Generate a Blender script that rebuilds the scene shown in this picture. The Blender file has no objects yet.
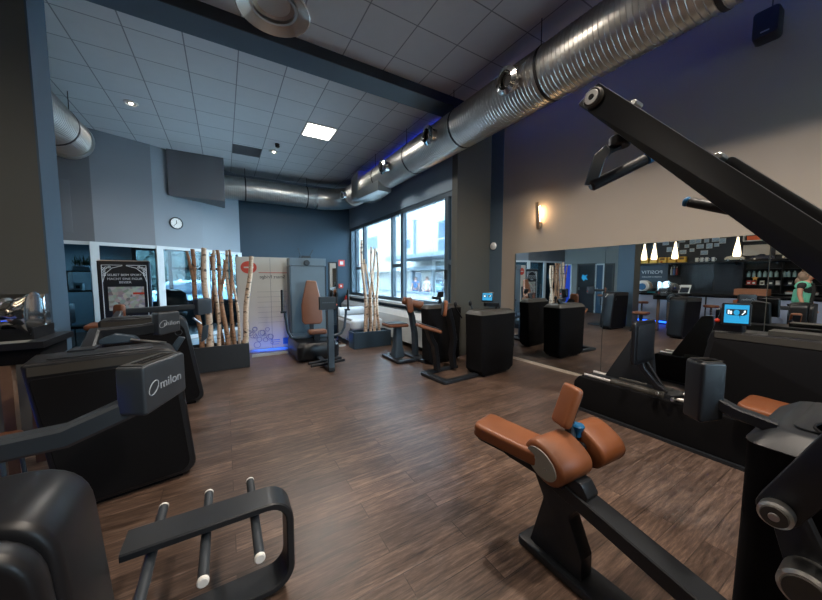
import bpy, bmesh, math, random
from mathutils import Vector as V, Matrix
random.seed(7)
PI = math.pi
SC = bpy.context.scene
COL = SC.collection

# ------------------------------------------------------------------ helpers
def lin(c):
    return tuple((x/255/12.92 if x/255 <= .04045 else ((x/255+.055)/1.055)**2.4) for x in c) + (1,)

def mat(name, rgb, rough=.5, metal=0., noise=0., nscale=8., bump=0., emit=None, estr=0., coat=0., spec=.5):
    m = bpy.data.materials.new(name); m.use_nodes = True
    nt = m.node_tree; n = nt.nodes; L = nt.links
    b = n['Principled BSDF']
    b.inputs['Base Color'].default_value = lin(rgb)
    b.inputs['Roughness'].default_value = rough
    b.inputs['Metallic'].default_value = metal
    b.inputs['Coat Weight'].default_value = coat
    b.inputs['Specular IOR Level'].default_value = spec
    if emit:
        b.inputs['Emission Color'].default_value = lin(emit); b.inputs['Emission Strength'].default_value = estr
    tc = n.new('ShaderNodeTexCoord'); nz = n.new('ShaderNodeTexNoise')
    nz.inputs['Scale'].default_value = nscale; nz.inputs['Detail'].default_value = 4
    L.new(tc.outputs['Object'], nz.inputs['Vector'])
    mr = n.new('ShaderNodeMapRange')
    k = noise if noise else .04
    mr.inputs['To Min'].default_value = 1-k; mr.inputs['To Max'].default_value = 1+k
    L.new(nz.outputs['Fac'], mr.inputs['Value'])
    mx = n.new('ShaderNodeMix'); mx.data_type = 'RGBA'; mx.blend_type = 'MULTIPLY'; mx.inputs[0].default_value = 1
    mx.inputs[6].default_value = lin(rgb); L.new(mr.outputs[0], mx.inputs[7]); L.new(mx.outputs[2], b.inputs['Base Color'])
    if bump:
        bp = n.new('ShaderNodeBump'); bp.inputs['Strength'].default_value = bump; bp.inputs['Distance'].default_value = .01
        L.new(nz.outputs['Fac'], bp.inputs['Height']); L.new(bp.outputs[0], b.inputs['Normal'])
    return m

class G:
    """collects geometry of one mesh"""
    def __init__(s): s.bm = bmesh.new(); s.M = Matrix()
    def add(s, vs, fs):
        v = [s.bm.verts.new(s.M @ V(p)) for p in vs]
        out = []
        for f in fs:
            try: out.append(s.bm.faces.new([v[i] for i in f]))
            except ValueError: pass
        return out
    def bev(s, faces, w, seg=2, ang=.5):
        if w <= 0: return
        es = {e for f in faces for e in f.edges if len(e.link_faces) == 2 and e.calc_face_angle(0) > ang}
        bmesh.ops.bevel(s.bm, geom=list(es), offset=w, segments=seg, profile=.5, affect='EDGES', clamp_overlap=True)
    def box(s, x0, x1, y0, y1, z0, z1, b=0., seg=2):
        vs = [(x, y, z) for x in (x0, x1) for y in (y0, y1) for z in (z0, z1)]
        fs = [(0,1,3,2),(4,6,7,5),(0,4,5,1),(2,3,7,6),(0,2,6,4),(1,5,7,3)]
        s.bev(s.add(vs, fs), b, seg); return s
    def prism(s, pts, ax, a0, a1, b=0., seg=2):
        n = len(pts)
        def P(p, a): return {'x': (a, p[0], p[1]), 'y': (p[0], a, p[1]), 'z': (p[0], p[1], a)}[ax]
        vs = [P(p, a0) for p in pts] + [P(p, a1) for p in pts]
        fs = [tuple(range(n)), tuple(range(2*n-1, n-1, -1))] + [(i, i+n, (i+1) % n + n, (i+1) % n) for i in range(n)]
        f = s.add(vs, fs); bmesh.ops.recalc_face_normals(s.bm, faces=[x for x in f if x.is_valid])
        if b:
            es = {e for q in f[:2] for e in q.edges}
            bmesh.ops.bevel(s.bm, geom=list(es), offset=b, segments=seg, profile=.5, affect='EDGES', clamp_overlap=True)
        return s
    def loft(s, rings, caps=True):
        n = len(rings[0]); vs = [p for r in rings for p in r]; fs = []
        for k in range(len(rings)-1):
            for i in range(n):
                j = (i+1) % n; fs.append((k*n+i, k*n+j, (k+1)*n+j, (k+1)*n+i))
        if caps: fs += [tuple(range(n-1, -1, -1)), tuple(range((len(rings)-1)*n, len(rings)*n))]
        f = s.add(vs, fs); bmesh.ops.recalc_face_normals(s.bm, faces=f); return s
    def tube(s, pts, r, seg=12, caps=True):
        pts = [V(p) for p in pts]; rs = r if isinstance(r, (list, tuple)) else [r]*len(pts)
        rings = []; pu = None
        for i, p in enumerate(pts):
            t = ((pts[min(i+1, len(pts)-1)]-p).normalized() + (p-pts[max(i-1, 0)]).normalized()).normalized()
            u = pu if pu else (V((0,0,1)) if abs(t.z) < .9 else V((1,0,0)))
            u = (u - t*u.dot(t)).normalized(); w = t.cross(u); pu = u
            rings.append([p + (u*math.cos(2*PI*k/seg) + w*math.sin(2*PI*k/seg))*rs[i] for k in range(seg)])
        return s.loft(rings, caps)
    def bar(s, pts, w, h, up=(0,0,1), b=.006):
        """rectangular section w (sideways) x h (along up) swept with mitred joints"""
        pts = [V(p) for p in pts]; up = V(up); rings = []
        for i, p in enumerate(pts):
            a = (p-pts[i-1]).normalized() if i else (pts[1]-p).normalized()
            c = (pts[i+1]-p).normalized() if i < len(pts)-1 else a
            t = (a+c).normalized(); k = 1/max(.4, t.dot(a))
            sd = t.cross(up).normalized(); uu = sd.cross(t).normalized()
            flat = abs((a.cross(c)).normalized().dot(up)) > .5 if (a-c).length > 1e-4 else None
            ks, ku = (k, 1) if flat else ((1, k) if flat is False else (1, 1))
            x, y = w/2, h/2
            q = min(b, x*.9, y*.9)
            sec = [(-x+q,-y),(x-q,-y),(x,-y+q),(x,y-q),(x-q,y),(-x+q,y),(-x,y-q),(-x,-y+q)]
            rings.append([p + sd*(e*ks) + uu*(f*ku) for e, f in sec])
        return s.loft(rings)
    def lathe(s, prof, seg=24, M=None, ring=False):
        old = s.M
        if M is not None: s.M = s.M @ M
        rings = [[(r*math.cos(2*PI*k/seg), r*math.sin(2*PI*k/seg), z) for k in range(seg)] for r, z in prof]
        if ring: rings.append(rings[0])
        s.loft(rings, not ring); s.M = old
        if ring: bmesh.ops.remove_doubles(s.bm, verts=s.bm.verts, dist=1e-6)
        return s
    def cyl(s, a, b, r, seg=20, bev=0.):
        a, b = V(a), V(b); d = b-a
        M = Matrix.Translation(a) @ d.to_track_quat('Z', 'Y').to_matrix().to_4x4(); h = d.length
        pr = [(r-bev, 0), (r, bev), (r, h-bev), (r-bev, h)] if bev else [(r, 0), (r, h)]
        return s.lathe(pr, seg, M)
    def ell(s, c, rx, ry, rz, u=16, v=10):
        f0 = len(s.bm.faces)
        M = s.M @ Matrix.Translation(V(c)) @ Matrix.Diagonal((rx, ry, rz, 1))
        bmesh.ops.create_uvsphere(s.bm, u_segments=u, v_segments=v, radius=1, matrix=M); return s

def rnd(pts, rad, n=6):
    """fillet the corners of a closed polygon"""
    out = []; N = len(pts)
    for i in range(N):
        r = rad[i] if isinstance(rad, (list, tuple)) else rad
        p, a, c = V(pts[i]), V(pts[i-1]), V(pts[(i+1) % N])
        if r <= 0: out.append(tuple(p)); continue
        u, w = (a-p).normalized(), (c-p).normalized(); th = u.angle(w)
        d = min(r/math.tan(th/2), .49*(a-p).length, .49*(c-p).length)
        s0, s1 = p+u*d, p+w*d
        for k in range(n+1):
            t = k/n; out.append(tuple(s0*(1-t)**2 + p*2*t*(1-t) + s1*t*t))
    return out
def rrect(x0, x1, y0, y1, r, n=5): return rnd([(x0,y0),(x1,y0),(x1,y1),(x0,y1)], r, n)
def rect3(x0, x1, y0, y1, z, r, n=4): return [(a, b, z) for a, b in rrect(x0, x1, y0, y1, r, n)]

def wl(o):
    v = V((0,0,0))
    while o: v += o.location; o = o.parent
    return v
def obj(name, g, m, parent=None, loc=None, ang=.6):
    """links g as ONE mesh; its geometry is in world coordinates"""
    o = bpy.data.objects.new(name, bpy.data.meshes.new(name)); COL.objects.link(o)
    bmesh.ops.recalc_face_normals(g.bm, faces=g.bm.faces)
    base = wl(parent) if parent else V((0,0,0))
    if loc is not None: o.location = V(loc) - base; base = V(loc)
    bmesh.ops.translate(g.bm, verts=g.bm.verts, vec=-base)
    g.bm.to_mesh(o.data); g.bm.free()
    if m: o.data.materials.append(m)
    o.data.shade_smooth(); o.data.set_sharp_from_angle(angle=ang)
    if parent: o.parent = parent
    return o
def tag(o, label=None, cat=None, group=None, kind=None):
    if label: o['label'] = label
    if cat: o['category'] = cat
    if group: o['group'] = group
    if kind: o['kind'] = kind
    return o
def thing(name, loc, label, cat, group=None):
    o = bpy.data.objects.new(name, None); COL.objects.link(o); o.location = loc; o.empty_display_size = .1
    return tag(o, label, cat, group)
def struct(name, g, m, ang=.6): return tag(obj(name, g, m, ang=ang), kind='structure')
def copy_tree(o, parent=None):
    c = o.copy(); COL.objects.link(c)
    if parent: c.parent = parent
    for ch in [x for x in COL.objects if x.parent == o]: copy_tree(ch, c)
    return c
def text(name, s, size, M, m, parent, ext=.001, align='CENTER', sx=1.):
    cu = bpy.data.curves.new(name, 'FONT'); cu.body = s; cu.size = size; cu.extrude = ext
    cu.align_x = align; cu.align_y = 'CENTER'
    t = bpy.data.objects.new(name, cu); COL.objects.link(t)
    bpy.context.view_layer.update()
    me = bpy.data.meshes.new_from_object(t.evaluated_get(bpy.context.evaluated_depsgraph_get()))
    bpy.data.objects.remove(t)
    base = wl(parent) if parent else V((0,0,0))
    me.transform(Matrix.Translation(-base) @ M @ Matrix.Diagonal((sx, 1, 1, 1)))
    me.materials.clear(); me.materials.append(m)
    o = bpy.data.objects.new(name, me); COL.objects.link(o)
    if parent: o.parent = parent
    return o
def frame(o, xd, yd):
    """matrix with origin o, x axis xd, y axis yd"""
    x = V(xd).normalized(); y = V(yd); y = (y - x*y.dot(x)).normalized(); z = x.cross(y)
    M = Matrix((x, y, z)).transposed().to_4x4(); M.translation = V(o); return M

# ------------------------------------------------------------------ materials
BLK = mat('black_shell', (22,23,26), .36, noise=.1, nscale=20, spec=.35)
FACE = mat('black_side_panel', (15,15,17), .8, noise=.08, nscale=30, spec=.12)
DRK = mat('dark_steel', (32,35,39), .38, noise=.08, spec=.35)
GRY = mat('grey_trim', (58,56,52), .42, noise=.06, spec=.3)
HEAD = mat('head_plastic', (48,54,60), .36, noise=.05)
BLU = mat('slate_blue_steel', (52,66,78), .36, noise=.05)
LTR = mat('tan_leather', (120,70,40), .45, noise=.14, nscale=9, bump=.08)
LTR2 = mat('brown_leather', (112,68,44), .45, noise=.14, nscale=9, bump=.08)
CHR = mat('chrome', (215,215,215), .12, 1., noise=.03)
RAIL = mat('satin_rail', (190,188,184), .42, .55, noise=.04)
STL = mat('brushed_steel', (176,176,174), .3, 1., noise=.08, nscale=30)
WHT = mat('white_plastic', (222,222,218), .45)
WHM = mat('white_frame', (190,196,198), .45)
RED = mat('red_plastic', (190,52,30), .4)
BLP = mat('blue_plastic', (20,90,135), .35)
INK = mat('white_lettering', (214,220,224), .5)
INK2 = mat('pale_lettering', (150,158,166), .5)
CYAN = mat('screen_cyan', (30,110,150), .35, emit=(36,150,200), estr=.42)
SCRD = mat('screen_dark', (12,16,20), .5, emit=(10,40,60), estr=.2)
SCRW = mat('screen_white', (220,235,240), .3, emit=(210,230,240), estr=.6)
BARK = mat('birch_bark', (196,170,146), .75, noise=.5, nscale=14, bump=.4)
BARK2 = mat('brown_birch_bark', (150,112,84), .75, noise=.5, nscale=14, bump=.4)
KNOT = mat('dark_knots', (58,46,40), .8, noise=.2)
PLNT = mat('black_planter', (36,40,44), .5, noise=.08)
PLNB = mat('blue_grey_planter', (40,58,72), .45, noise=.08)
SOIL = mat('soil', (44,36,30), .95, noise=.4, nscale=60, bump=.5)
WOOD = mat('side_wood', (108,84,66), .5, noise=.2, nscale=20)

def birch(m):
    n = m.node_tree.nodes; L = m.node_tree.links
    tc = n['Texture Coordinate']; mp = n.new('ShaderNodeMapping'); mp.inputs['Scale'].default_value = (1.2, 1.2, 4)
    L.new(tc.outputs['Object'], mp.inputs['Vector']); L.new(mp.outputs[0], n['Noise Texture'].inputs['Vector'])
    # dark scars and horizontal marks of birch bark
    v = n.new('ShaderNodeTexNoise'); v.inputs['Scale'].default_value = 9; v.inputs['Detail'].default_value = 3
    mp2 = n.new('ShaderNodeMapping'); mp2.inputs['Scale'].default_value = (1, 1, 2.2); L.new(tc.outputs['Object'], mp2.inputs['Vector']); L.new(mp2.outputs[0], v.inputs['Vector'])
    c = n.new('ShaderNodeValToRGB'); c.color_ramp.elements[0].position = .56; c.color_ramp.elements[1].position = .64
    c.color_ramp.elements[0].color = (0,0,0,1); c.color_ramp.elements[1].color = (1,1,1,1); L.new(v.outputs['Fac'], c.inputs['Fac'])
    mx = [x for x in n if x.type == 'MIX'][0]; m2 = n.new('ShaderNodeMix'); m2.data_type = 'RGBA'; L.new(c.outputs[0], m2.inputs[0])
    L.new(mx.outputs[2], m2.inputs[6]); m2.inputs[7].default_value = lin((66,52,44)); L.new(m2.outputs[2], n['Principled BSDF'].inputs['Base Color'])
birch(BARK); birch(BARK2)

def floor_mat():
    m = bpy.data.materials.new('wood_planks'); m.use_nodes = True
    nt = m.node_tree; n = nt.nodes; L = nt.links; b = n['Principled BSDF']
    tc = n.new('ShaderNodeTexCoord')
    br = n.new('ShaderNodeTexBrick'); br.offset = .37; br.offset_frequency = 2
    br.inputs['Scale'].default_value = 1; br.inputs['Brick Width'].default_value = 1.22; br.inputs['Row Height'].default_value = .152
    br.inputs['Mortar Size'].default_value = .0032; br.inputs['Mortar Smooth'].default_value = .3; br.inputs['Bias'].default_value = 0
    br.inputs['Color1'].default_value = (.5,.5,.5,1); br.inputs['Color2'].default_value = (1,1,1,1); br.inputs['Mortar'].default_value = (.12,.12,.12,1)
    L.new(tc.outputs['Object'], br.inputs['Vector'])
    # grain stretched along the planks, shifted from plank to plank
    mp = n.new('ShaderNodeMapping'); mp.inputs['Scale'].default_value = (1.1, 14, 1)
    sh = n.new('ShaderNodeVectorMath'); sh.operation = 'MULTIPLY_ADD'; sh.inputs[1].default_value = (7,7,7)
    L.new(br.outputs['Color'], sh.inputs[0]); L.new(tc.outputs['Object'], sh.inputs[2]); L.new(sh.outputs[0], mp.inputs['Vector'])
    nz = n.new('ShaderNodeTexNoise'); nz.inputs['Scale'].default_value = 2.2; nz.inputs['Detail'].default_value = 9; nz.inputs['Roughness'].default_value = .68; nz.inputs['Distortion'].default_value = .7
    L.new(mp.outputs[0], nz.inputs['Vector'])
    n2 = n.new('ShaderNodeTexNoise'); n2.inputs['Scale'].default_value = 1.6; n2.inputs['Detail'].default_value = 5
    L.new(tc.outputs['Object'], n2.inputs['Vector'])
    cr = n.new('ShaderNodeValToRGB'); e = cr.color_ramp.elements
    e[0].position = .3; e[0].color = lin((50,39,34)); e[1].position = .72; e[1].color = lin((140,115,99))
    k = e.new(.5); k.color = lin((93,74,63))
    L.new(nz.outputs['Fac'], cr.inputs['Fac'])
    n3 = n.new('ShaderNodeTexNoise'); n3.inputs['Scale'].default_value = 14; n3.inputs['Detail'].default_value = 6; n3.inputs['Roughness'].default_value = .75
    mp3 = n.new('ShaderNodeMapping'); mp3.inputs['Scale'].default_value = (.55, 5, 1); L.new(sh.outputs[0], mp3.inputs['Vector']); L.new(mp3.outputs[0], n3.inputs['Vector'])
    mf = n.new('ShaderNodeMix'); mf.data_type = 'FLOAT'; mf.inputs[0].default_value = .45; L.new(nz.outputs['Fac'], mf.inputs[2]); L.new(n3.outputs['Fac'], mf.inputs[3]); L.new(mf.outputs[0], cr.inputs['Fac'])
    e[0].position = .36; e[-1].position = .66
    m1 = n.new('ShaderNodeMix'); m1.data_type = 'RGBA'; m1.blend_type = 'MULTIPLY'; m1.inputs[0].default_value = .75
    L.new(cr.outputs[0], m1.inputs[6]); L.new(br.outputs['Color'], m1.inputs[7])
    mr = n.new('ShaderNodeMapRange'); mr.inputs['From Min'].default_value = .3; mr.inputs['From Max'].default_value = .7; mr.inputs['To Min'].default_value = .7; mr.inputs['To Max'].default_value = 1.2
    L.new(n2.outputs['Fac'], mr.inputs['Value'])
    m2 = n.new('ShaderNodeMix'); m2.data_type = 'RGBA'; m2.blend_type = 'MULTIPLY'; m2.inputs[0].default_value = 1
    L.new(m1.outputs[2], m2.inputs[6]); L.new(mr.outputs[0], m2.inputs[7]); L.new(m2.outputs[2], b.inputs['Base Color'])
    r = n.new('ShaderNodeMapRange'); r.inputs['To Min'].default_value = .24; r.inputs['To Max'].default_value = .5
    L.new(nz.outputs['Fac'], r.inputs['Value']); L.new(r.outputs[0], b.inputs['Roughness'])
    bp = n.new('ShaderNodeBump'); bp.inputs['Strength'].default_value = .25; bp.inputs['Distance'].default_value = .004
    mm = n.new('ShaderNodeMath'); mm.operation = 'MULTIPLY'
    L.new(nz.outputs['Fac'], mm.inputs[0]); L.new(br.outputs['Color'], mm.inputs[1]); L.new(mm.outputs[0], bp.inputs['Height']); L.new(bp.outputs[0], b.inputs['Normal'])
    return m

def grid_mat(name, rgb, line, sx, sy, ox, oy, mort, rough=.8, bump=0):
    m = mat(name, rgb, rough); nt = m.node_tree; n = nt.nodes; L = nt.links
    br = n.new('ShaderNodeTexBrick'); br.offset = 0; br.squash = 1
    br.inputs['Scale'].default_value = 1; br.inputs['Brick Width'].default_value = sx; br.inputs['Row Height'].default_value = sy
    br.inputs['Mortar Size'].default_value = mort; br.inputs['Mortar Smooth'].default_value = .1
    c = lin(rgb); d = tuple(x*.93 for x in c[:3])+(1,)
    br.inputs['Color1'].default_value = c; br.inputs['Color2'].default_value = d; br.inputs['Mortar'].default_value = lin(line)
    mp = n.new('ShaderNodeMapping'); mp.inputs['Location'].default_value = (ox, oy, 0)
    L.new(n['Texture Coordinate'].outputs['Object'], mp.inputs['Vector']); L.new(mp.outputs[0], br.inputs['Vector'])
    mx = [x for x in n if x.type == 'MIX'][0]
    L.new(br.outputs['Color'], mx.inputs[6])
    return m

def glass_mat(name, tint=(235,245,248), gl=.12, rough=.02, fk=.8):
    m = bpy.data.materials.new(name); m.use_nodes = True; nt = m.node_tree; n = nt.nodes; L = nt.links
    n.remove(n['Principled BSDF']); out = n['Material Output']
    t = n.new('ShaderNodeBsdfTransparent'); t.inputs[0].default_value = lin(tint)
    g = n.new('ShaderNodeBsdfGlossy'); g.inputs['Roughness'].default_value = rough
    f = n.new('ShaderNodeFresnel'); f.inputs['IOR'].default_value = 1.5
    a = n.new('ShaderNodeMath'); a.operation = 'MULTIPLY_ADD'; a.inputs[1].default_value = fk; a.inputs[2].default_value = gl*.3; a.use_clamp = True
    mx = n.new('ShaderNodeMixShader'); L.new(f.outputs[0], a.inputs[0]); L.new(a.outputs[0], mx.inputs[0])
    L.new(t.outputs[0], mx.inputs[1]); L.new(g.outputs[0], mx.inputs[2]); L.new(mx.outputs[0], out.inputs[0])
    return m
FLOOR = floor_mat()
CEIL = grid_mat('ceiling_tiles', (214,218,220), (140,146,150), .62, .62, (.335), -.32, .008)
GLASS = glass_mat('window_glass')
GLASS2 = glass_mat('partition_glass', (176,196,204), .02, .02, .22)
OLIVE = mat('olive_grey_paint', (78,79,74), .7, noise=.03, nscale=3)
BEIGE = mat('warm_beige_plaster', (152,142,130), .75, noise=.04, nscale=2.5, bump=.04)
BLUW = mat('petrol_blue_paint', (38,62,78), .55, noise=.05, nscale=3)
BLUC = mat('blue_grey_paint_and_daylight', (56,76,92), .6, noise=.04, nscale=3)  # also stands in for window light on the column side
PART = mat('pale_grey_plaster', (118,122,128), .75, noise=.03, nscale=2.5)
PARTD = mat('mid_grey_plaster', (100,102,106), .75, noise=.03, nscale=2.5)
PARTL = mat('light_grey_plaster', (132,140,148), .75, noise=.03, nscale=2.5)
BEAM = mat('beam_paint', (78,96,110), .55, noise=.05, nscale=3)
BEAMD = mat('beam_edge_paint', (34,38,42), .6, noise=.05, nscale=3)
SOFF = mat('window_head_paint', (124,144,160), .6, noise=.03, nscale=3)
ALU = mat('window_frame_grey', (74,88,98), .4, .3, noise=.05)
DUCT = mat('galvanised_steel', (190,190,186), .34, 1., noise=.16, nscale=5)
DUCTD = mat('duct_strap', (40,40,42), .5, .5)
DARKW = mat('dark_wall_paint', (38,44,50), .6, noise=.06, nscale=4)

# ------------------------------------------------------------------ camera
cam = bpy.data.objects.new('camera', bpy.data.cameras.new('camera')); COL.objects.link(cam); SC.camera = cam
cam.data.sensor_width = 36; cam.data.lens = 311/822*36; cam.data.clip_start = .05; cam.data.clip_end = 300
YAW = math.atan2(187, math.hypot(311, 23)); PITCH = math.atan2(23, 311)
cam.location = (0,0,1.6); cam.rotation_euler = (PI/2-PITCH, 0, -YAW)

# ------------------------------------------------------------------ room shell
CZ = 4.66; YB = 10.9; XW = 3.95; XL = -4.6; YR = -3.6
RO = math.radians(1.1)
WU = V((-math.sin(RO), math.cos(RO), 0)); WN = V((-math.cos(RO), -math.sin(RO), 0)); WP = V((4.85, 3.5, 0))
def rw(u, d=0, z=0): return WP + WU*u + WN*d + V((0,0,z))      # along the right wall / out from the mirror face / up
RWM = Matrix((WU, WN, V((0,0,1)))).transposed().to_4x4(); RWM.translation = WP   # local x along wall, y into room

struct('floor', G().box(XL-.2, 5.3, YR-.2, 13.2, -.12, 0), FLOOR)
struct('ceiling', G().box(XL-.2, 5.3, YR-.2, YB+.02, CZ, CZ+.1), CEIL)
g = G(); g.M = RWM; g.box(-7.3, 1.33, -.17, -.02, 0, CZ); struct('wall_right', g, BEIGE)
g = G(); g.M = RWM; g.box(1.0, 1.33, -.02, -.012, 0, CZ); struct('wall_right_strip', g, BEAM)
struct('wall_return', G().box(XW, 5.0, 4.83, 5.0, 0, CZ), OLIVE)
# window wall: below the sill, above the head, a jamb at the far end
SZ, HZ = .96, 3.33
struct('wall_window_base', G().box(XW, XW+.22, 5.0, YB, 0, SZ), SOFF)
struct('wall_window_head', G().box(XW, XW+.22, 5.0, YB, HZ, CZ), SOFF)
struct('wall_back', G().box(.42, XW+.3, YB, YB+.15, 0, CZ), BLUW)
struct('wall_rear', G().box(XL-.2, 5.3, YR-.15, YR, 0, .9).box(XL-.2, 5.3, YR-.15, YR, 3.5, CZ).box(XL-.2, 2.9, YR-.15, YR, .9, 3.5).box(4.2, 5.3, YR-.15, YR, .9, 3.5), OLIVE)
W8 = tag(bpy.data.objects.new('window_8', None), kind='structure'); COL.objects.link(W8); W8.location = (.5, YR, .9)  # unseen window added behind the camera to let cool daylight in
g = G(); g.box(2.9,4.2,YR-.1,YR-.03,.9,.98).box(2.9,4.2,YR-.1,YR-.03,3.42,3.5)
for k in range(3): g.box(2.9+k*.61,2.98+k*.61,YR-.1,YR-.03,.98,3.42)
obj('window_frame', g, ALU, W8); obj('glass_pane', G().box(2.95,4.15,YR-.07,YR-.065,.95,3.45), GLASS, W8)
struct('wall_left', G().box(XL-.15, XL, YR, 10.2, 0, CZ), mat('wall_left_paint', (118,122,120), .7, noise=.03, nscale=3))
struct('wall_left_strip', G().box(XL, XL+.015, 9.0, 9.95, 0, CZ), DARKW)
# partition wall of four facets above a glazed band
PT = [(XL, 8.75), (-2.3, 9.1), (-1.36, 9.5), (-.45, 10.05), (.48, 10.92)]
GH = 2.34
for i, m in enumerate((PARTD, PART, PARTL, PARTL)):  # wall shading put into the plaster tones, darker to lighter by facet
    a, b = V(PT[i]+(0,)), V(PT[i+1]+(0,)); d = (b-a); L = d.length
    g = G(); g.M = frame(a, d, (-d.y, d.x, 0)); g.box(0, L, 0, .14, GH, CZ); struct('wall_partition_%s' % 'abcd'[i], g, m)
g = G(); a, b = V(PT[0]+(0,)), V(PT[1]+(0,)); d = b-a; g.M = frame(a, d, (-d.y, d.x, 0))
g.prism([(1.55,2.5),(2.02,2.5),(2.02,3.55),(1.55,3.55)], 'y', -.008, .0, .003); struct('trim_1', g, PARTD)
# glazing: white frames and panes, from facet to facet
def along(i, t): return V(PT[i]+(0,)).lerp(V(PT[i+1]+(0,)), t)
gl = [(0,.02,0,.79),(0,.79,0,.985),(0,.985,2,.0),(2,.0,3,.55),(3,.55,3,.98)]
stops = [along(0,.02), along(0,.76), along(0,.985), along(2,.0)+V((.06,.04,0)), along(3,.06), along(3,.98)]
stops = [V((-4.3,8.8,0)), V((-3.3,8.95,0)), V((-2.32,9.1,0)), V((-1.3,9.53,0)), V((-.4,10.1,0)), V((.42,10.86,0))]
for i in range(5):
    a, b = stops[i], stops[i+1]; d = b-a; L = d.length; M = frame(a, d, (-d.y, d.x, 0))
    g = G(); g.M = M
    w = .07
    g.box(-w, w, -.03, .07, 0, GH).box(L-w, L+w, -.03, .07, 0, GH) if i == 4 else g.box(-w, w, -.03, .07, 0, GH)
    g.box(w, L-w, -.025, .065, GH-.07, GH).box(w, L-w, -.025, .065, 0, .09)
    o = struct('window_%d' % (i+2), g, WHM)
    g = G(); g.M = M; g.box(w, L-w, .012, .02, .09, GH-.07); p = obj('glass_pane', g, GLASS2, o)
# bulkhead box under the ceiling
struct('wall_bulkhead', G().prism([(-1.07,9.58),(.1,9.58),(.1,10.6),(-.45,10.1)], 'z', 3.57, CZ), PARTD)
# beam across the room, the left column
struct('ceiling_beam', G().box(-1.5, 4.4, 4.39, 4.79, 4.52, CZ), BEAM)
struct('ceiling_beam_edge', G().box(-1.5, 4.4, 4.375, 4.39, 4.515, CZ), BEAMD)
struct('column_left', G().prism([(-1.98,4.62),(-1.54,4.62),(-1.565,5.1),(-1.98,5.1)], 'z', 0, CZ), OLIVE)
struct('column_left_lit_side', G().prism([(-1.54,4.618),(-1.525,4.62),(-1.55,5.102),(-1.57,5.1)], 'z', 0, CZ), BLUC)  # daylight on this column face put in as a blue-grey slab
# cove above the back duct
struct('trim_2', G().box(.42, XW, YB-.06, YB, CZ-.12, CZ), PARTL)

# big window
W1 = tag(bpy.data.objects.new('window_1', None), kind='structure'); COL.objects.link(W1); W1.location = (XW, 7.8, SZ)
fx0, fx1 = XW+.03, XW+.12
g = G(); g.box(fx0-.01, fx1, 4.99, YB, SZ, SZ+.09).box(fx0-.01, fx1, 4.99, YB, HZ-.1, HZ)
for y0, y1 in ((4.99,5.06),(5.16,5.27),(7.03,7.16),(7.62,7.71),(9.62,9.74),(10.33,10.42),(10.82,YB)):
    g.box(fx0, fx1+.01, y0, y1, SZ+.09, HZ-.1)
for y0, y1 in ((5.06,5.16),(7.16,7.62),(9.74,10.33)): g.box(fx0+.01, fx1, y0, y1, 1.86, 1.95)
obj('window_frame', g, ALU, W1)
for y0, y1 in ((5.06,5.16),(5.27,7.03),(7.16,7.62),(7.71,9.62),(9.74,10.33),(10.42,10.82)):
    obj('glass_pane', G().box(fx0+.04, fx0+.05, y0, y1, SZ+.09, HZ-.1), GLASS, W1)
obj('window_sill', G().box(XW-.2, XW+.02, 5.0, YB, SZ-.06, SZ, .01), WHM, W1)
obj('handle', G().box(XW-.01, XW+.03, 5.2, 5.225, 1.55, 1.75, .006), DRK, W1)
# white floor strip under the mirror
g = G(); g.M = RWM; g.box(-6, .75, -.02, .03, 0, .035, .005); struct('baseboard_right', g, mat('white_strip', (196,186,172), .35))

# ------------------------------------------------------------------ mirrors on the right wall
MIR = bpy.data.materials.new('mirror_silver'); MIR.use_nodes = True
b = MIR.node_tree.nodes['Principled BSDF']; b.inputs['Metallic'].default_value = 1; b.inputs['Roughness'].default_value = 0.0
b.inputs['Base Color'].default_value = (.74,.78,.79,1)
MIRE = mat('mirror_edge', (58,70,74), .3)
for i, (u0, u1, lb) in enumerate(((-.995, .66, 'tall wall mirror panel nearest the window, reflecting the birch trunks'),
                                (-2.62, -1.0, 'middle wall mirror panel behind the square black foot plate, reflecting the bar counter'),
                                (-5.2, -2.625, 'wall mirror panel at the right edge, reflecting the bar shelves and a woman in mint'))):
    t = thing('mirror', rw((u0+u1)/2, 0, .04), lb, 'mirror', 'wall mirror panels')
    g = G(); g.M = RWM; g.box(u0+.0015, u1-.0015, -.0005, .0005, .042, 2.05); obj('mirror_face', g, MIR, t)
    g = G(); g.M = RWM; g.box(u0, u1, -.012, -.0006, .04, 2.052); obj('backing', g, MIRE, t)

# ------------------------------------------------------------------ ducts
DX, DZ, DR = 3.55, 4.11, .315
def duct(path, r, rib=.05, seg=28):
    g = G(); P = []; R = []
    for a, b in zip(path[:-1], path[1:]):
        a, b = V(a), V(b); n = max(1, round((b-a).length/rib))
        for k in range(n):
            for f, dr in ((0,0), (.72,0), (.8,.007), (.92,.007)):
                P.append(a.lerp(b, (k+f)/n)); R.append(r+dr)
    P.append(V(path[-1])); R.append(r)
    return g.tube(P, R, seg)
def arc(c, r, a0, a1, z, n=8): return [(c[0]+r*math.cos(a0+(a1-a0)*k/n), c[1]+r*math.sin(a0+(a1-a0)*k/n), z) for k in range(n+1)]
t = thing('ventilation_duct', (DX, 4, DZ-DR), 'large galvanised spiral duct running above the mirror wall and along the petrol back wall', 'duct')
obj('duct_run', duct([(DX, -3.5, DZ), (DX, 9.3, DZ)], DR), DUCT, t)
obj('duct_elbow', G().tube(arc((DX-.9, 9.4), .9, 0, PI/2, DZ, 7), DR+.012, 28), DUCT, t)
obj('duct_branch', duct([(DX-.95, 10.3, DZ), (-.2, 10.3, DZ)], DR), DUCT, t)
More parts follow.
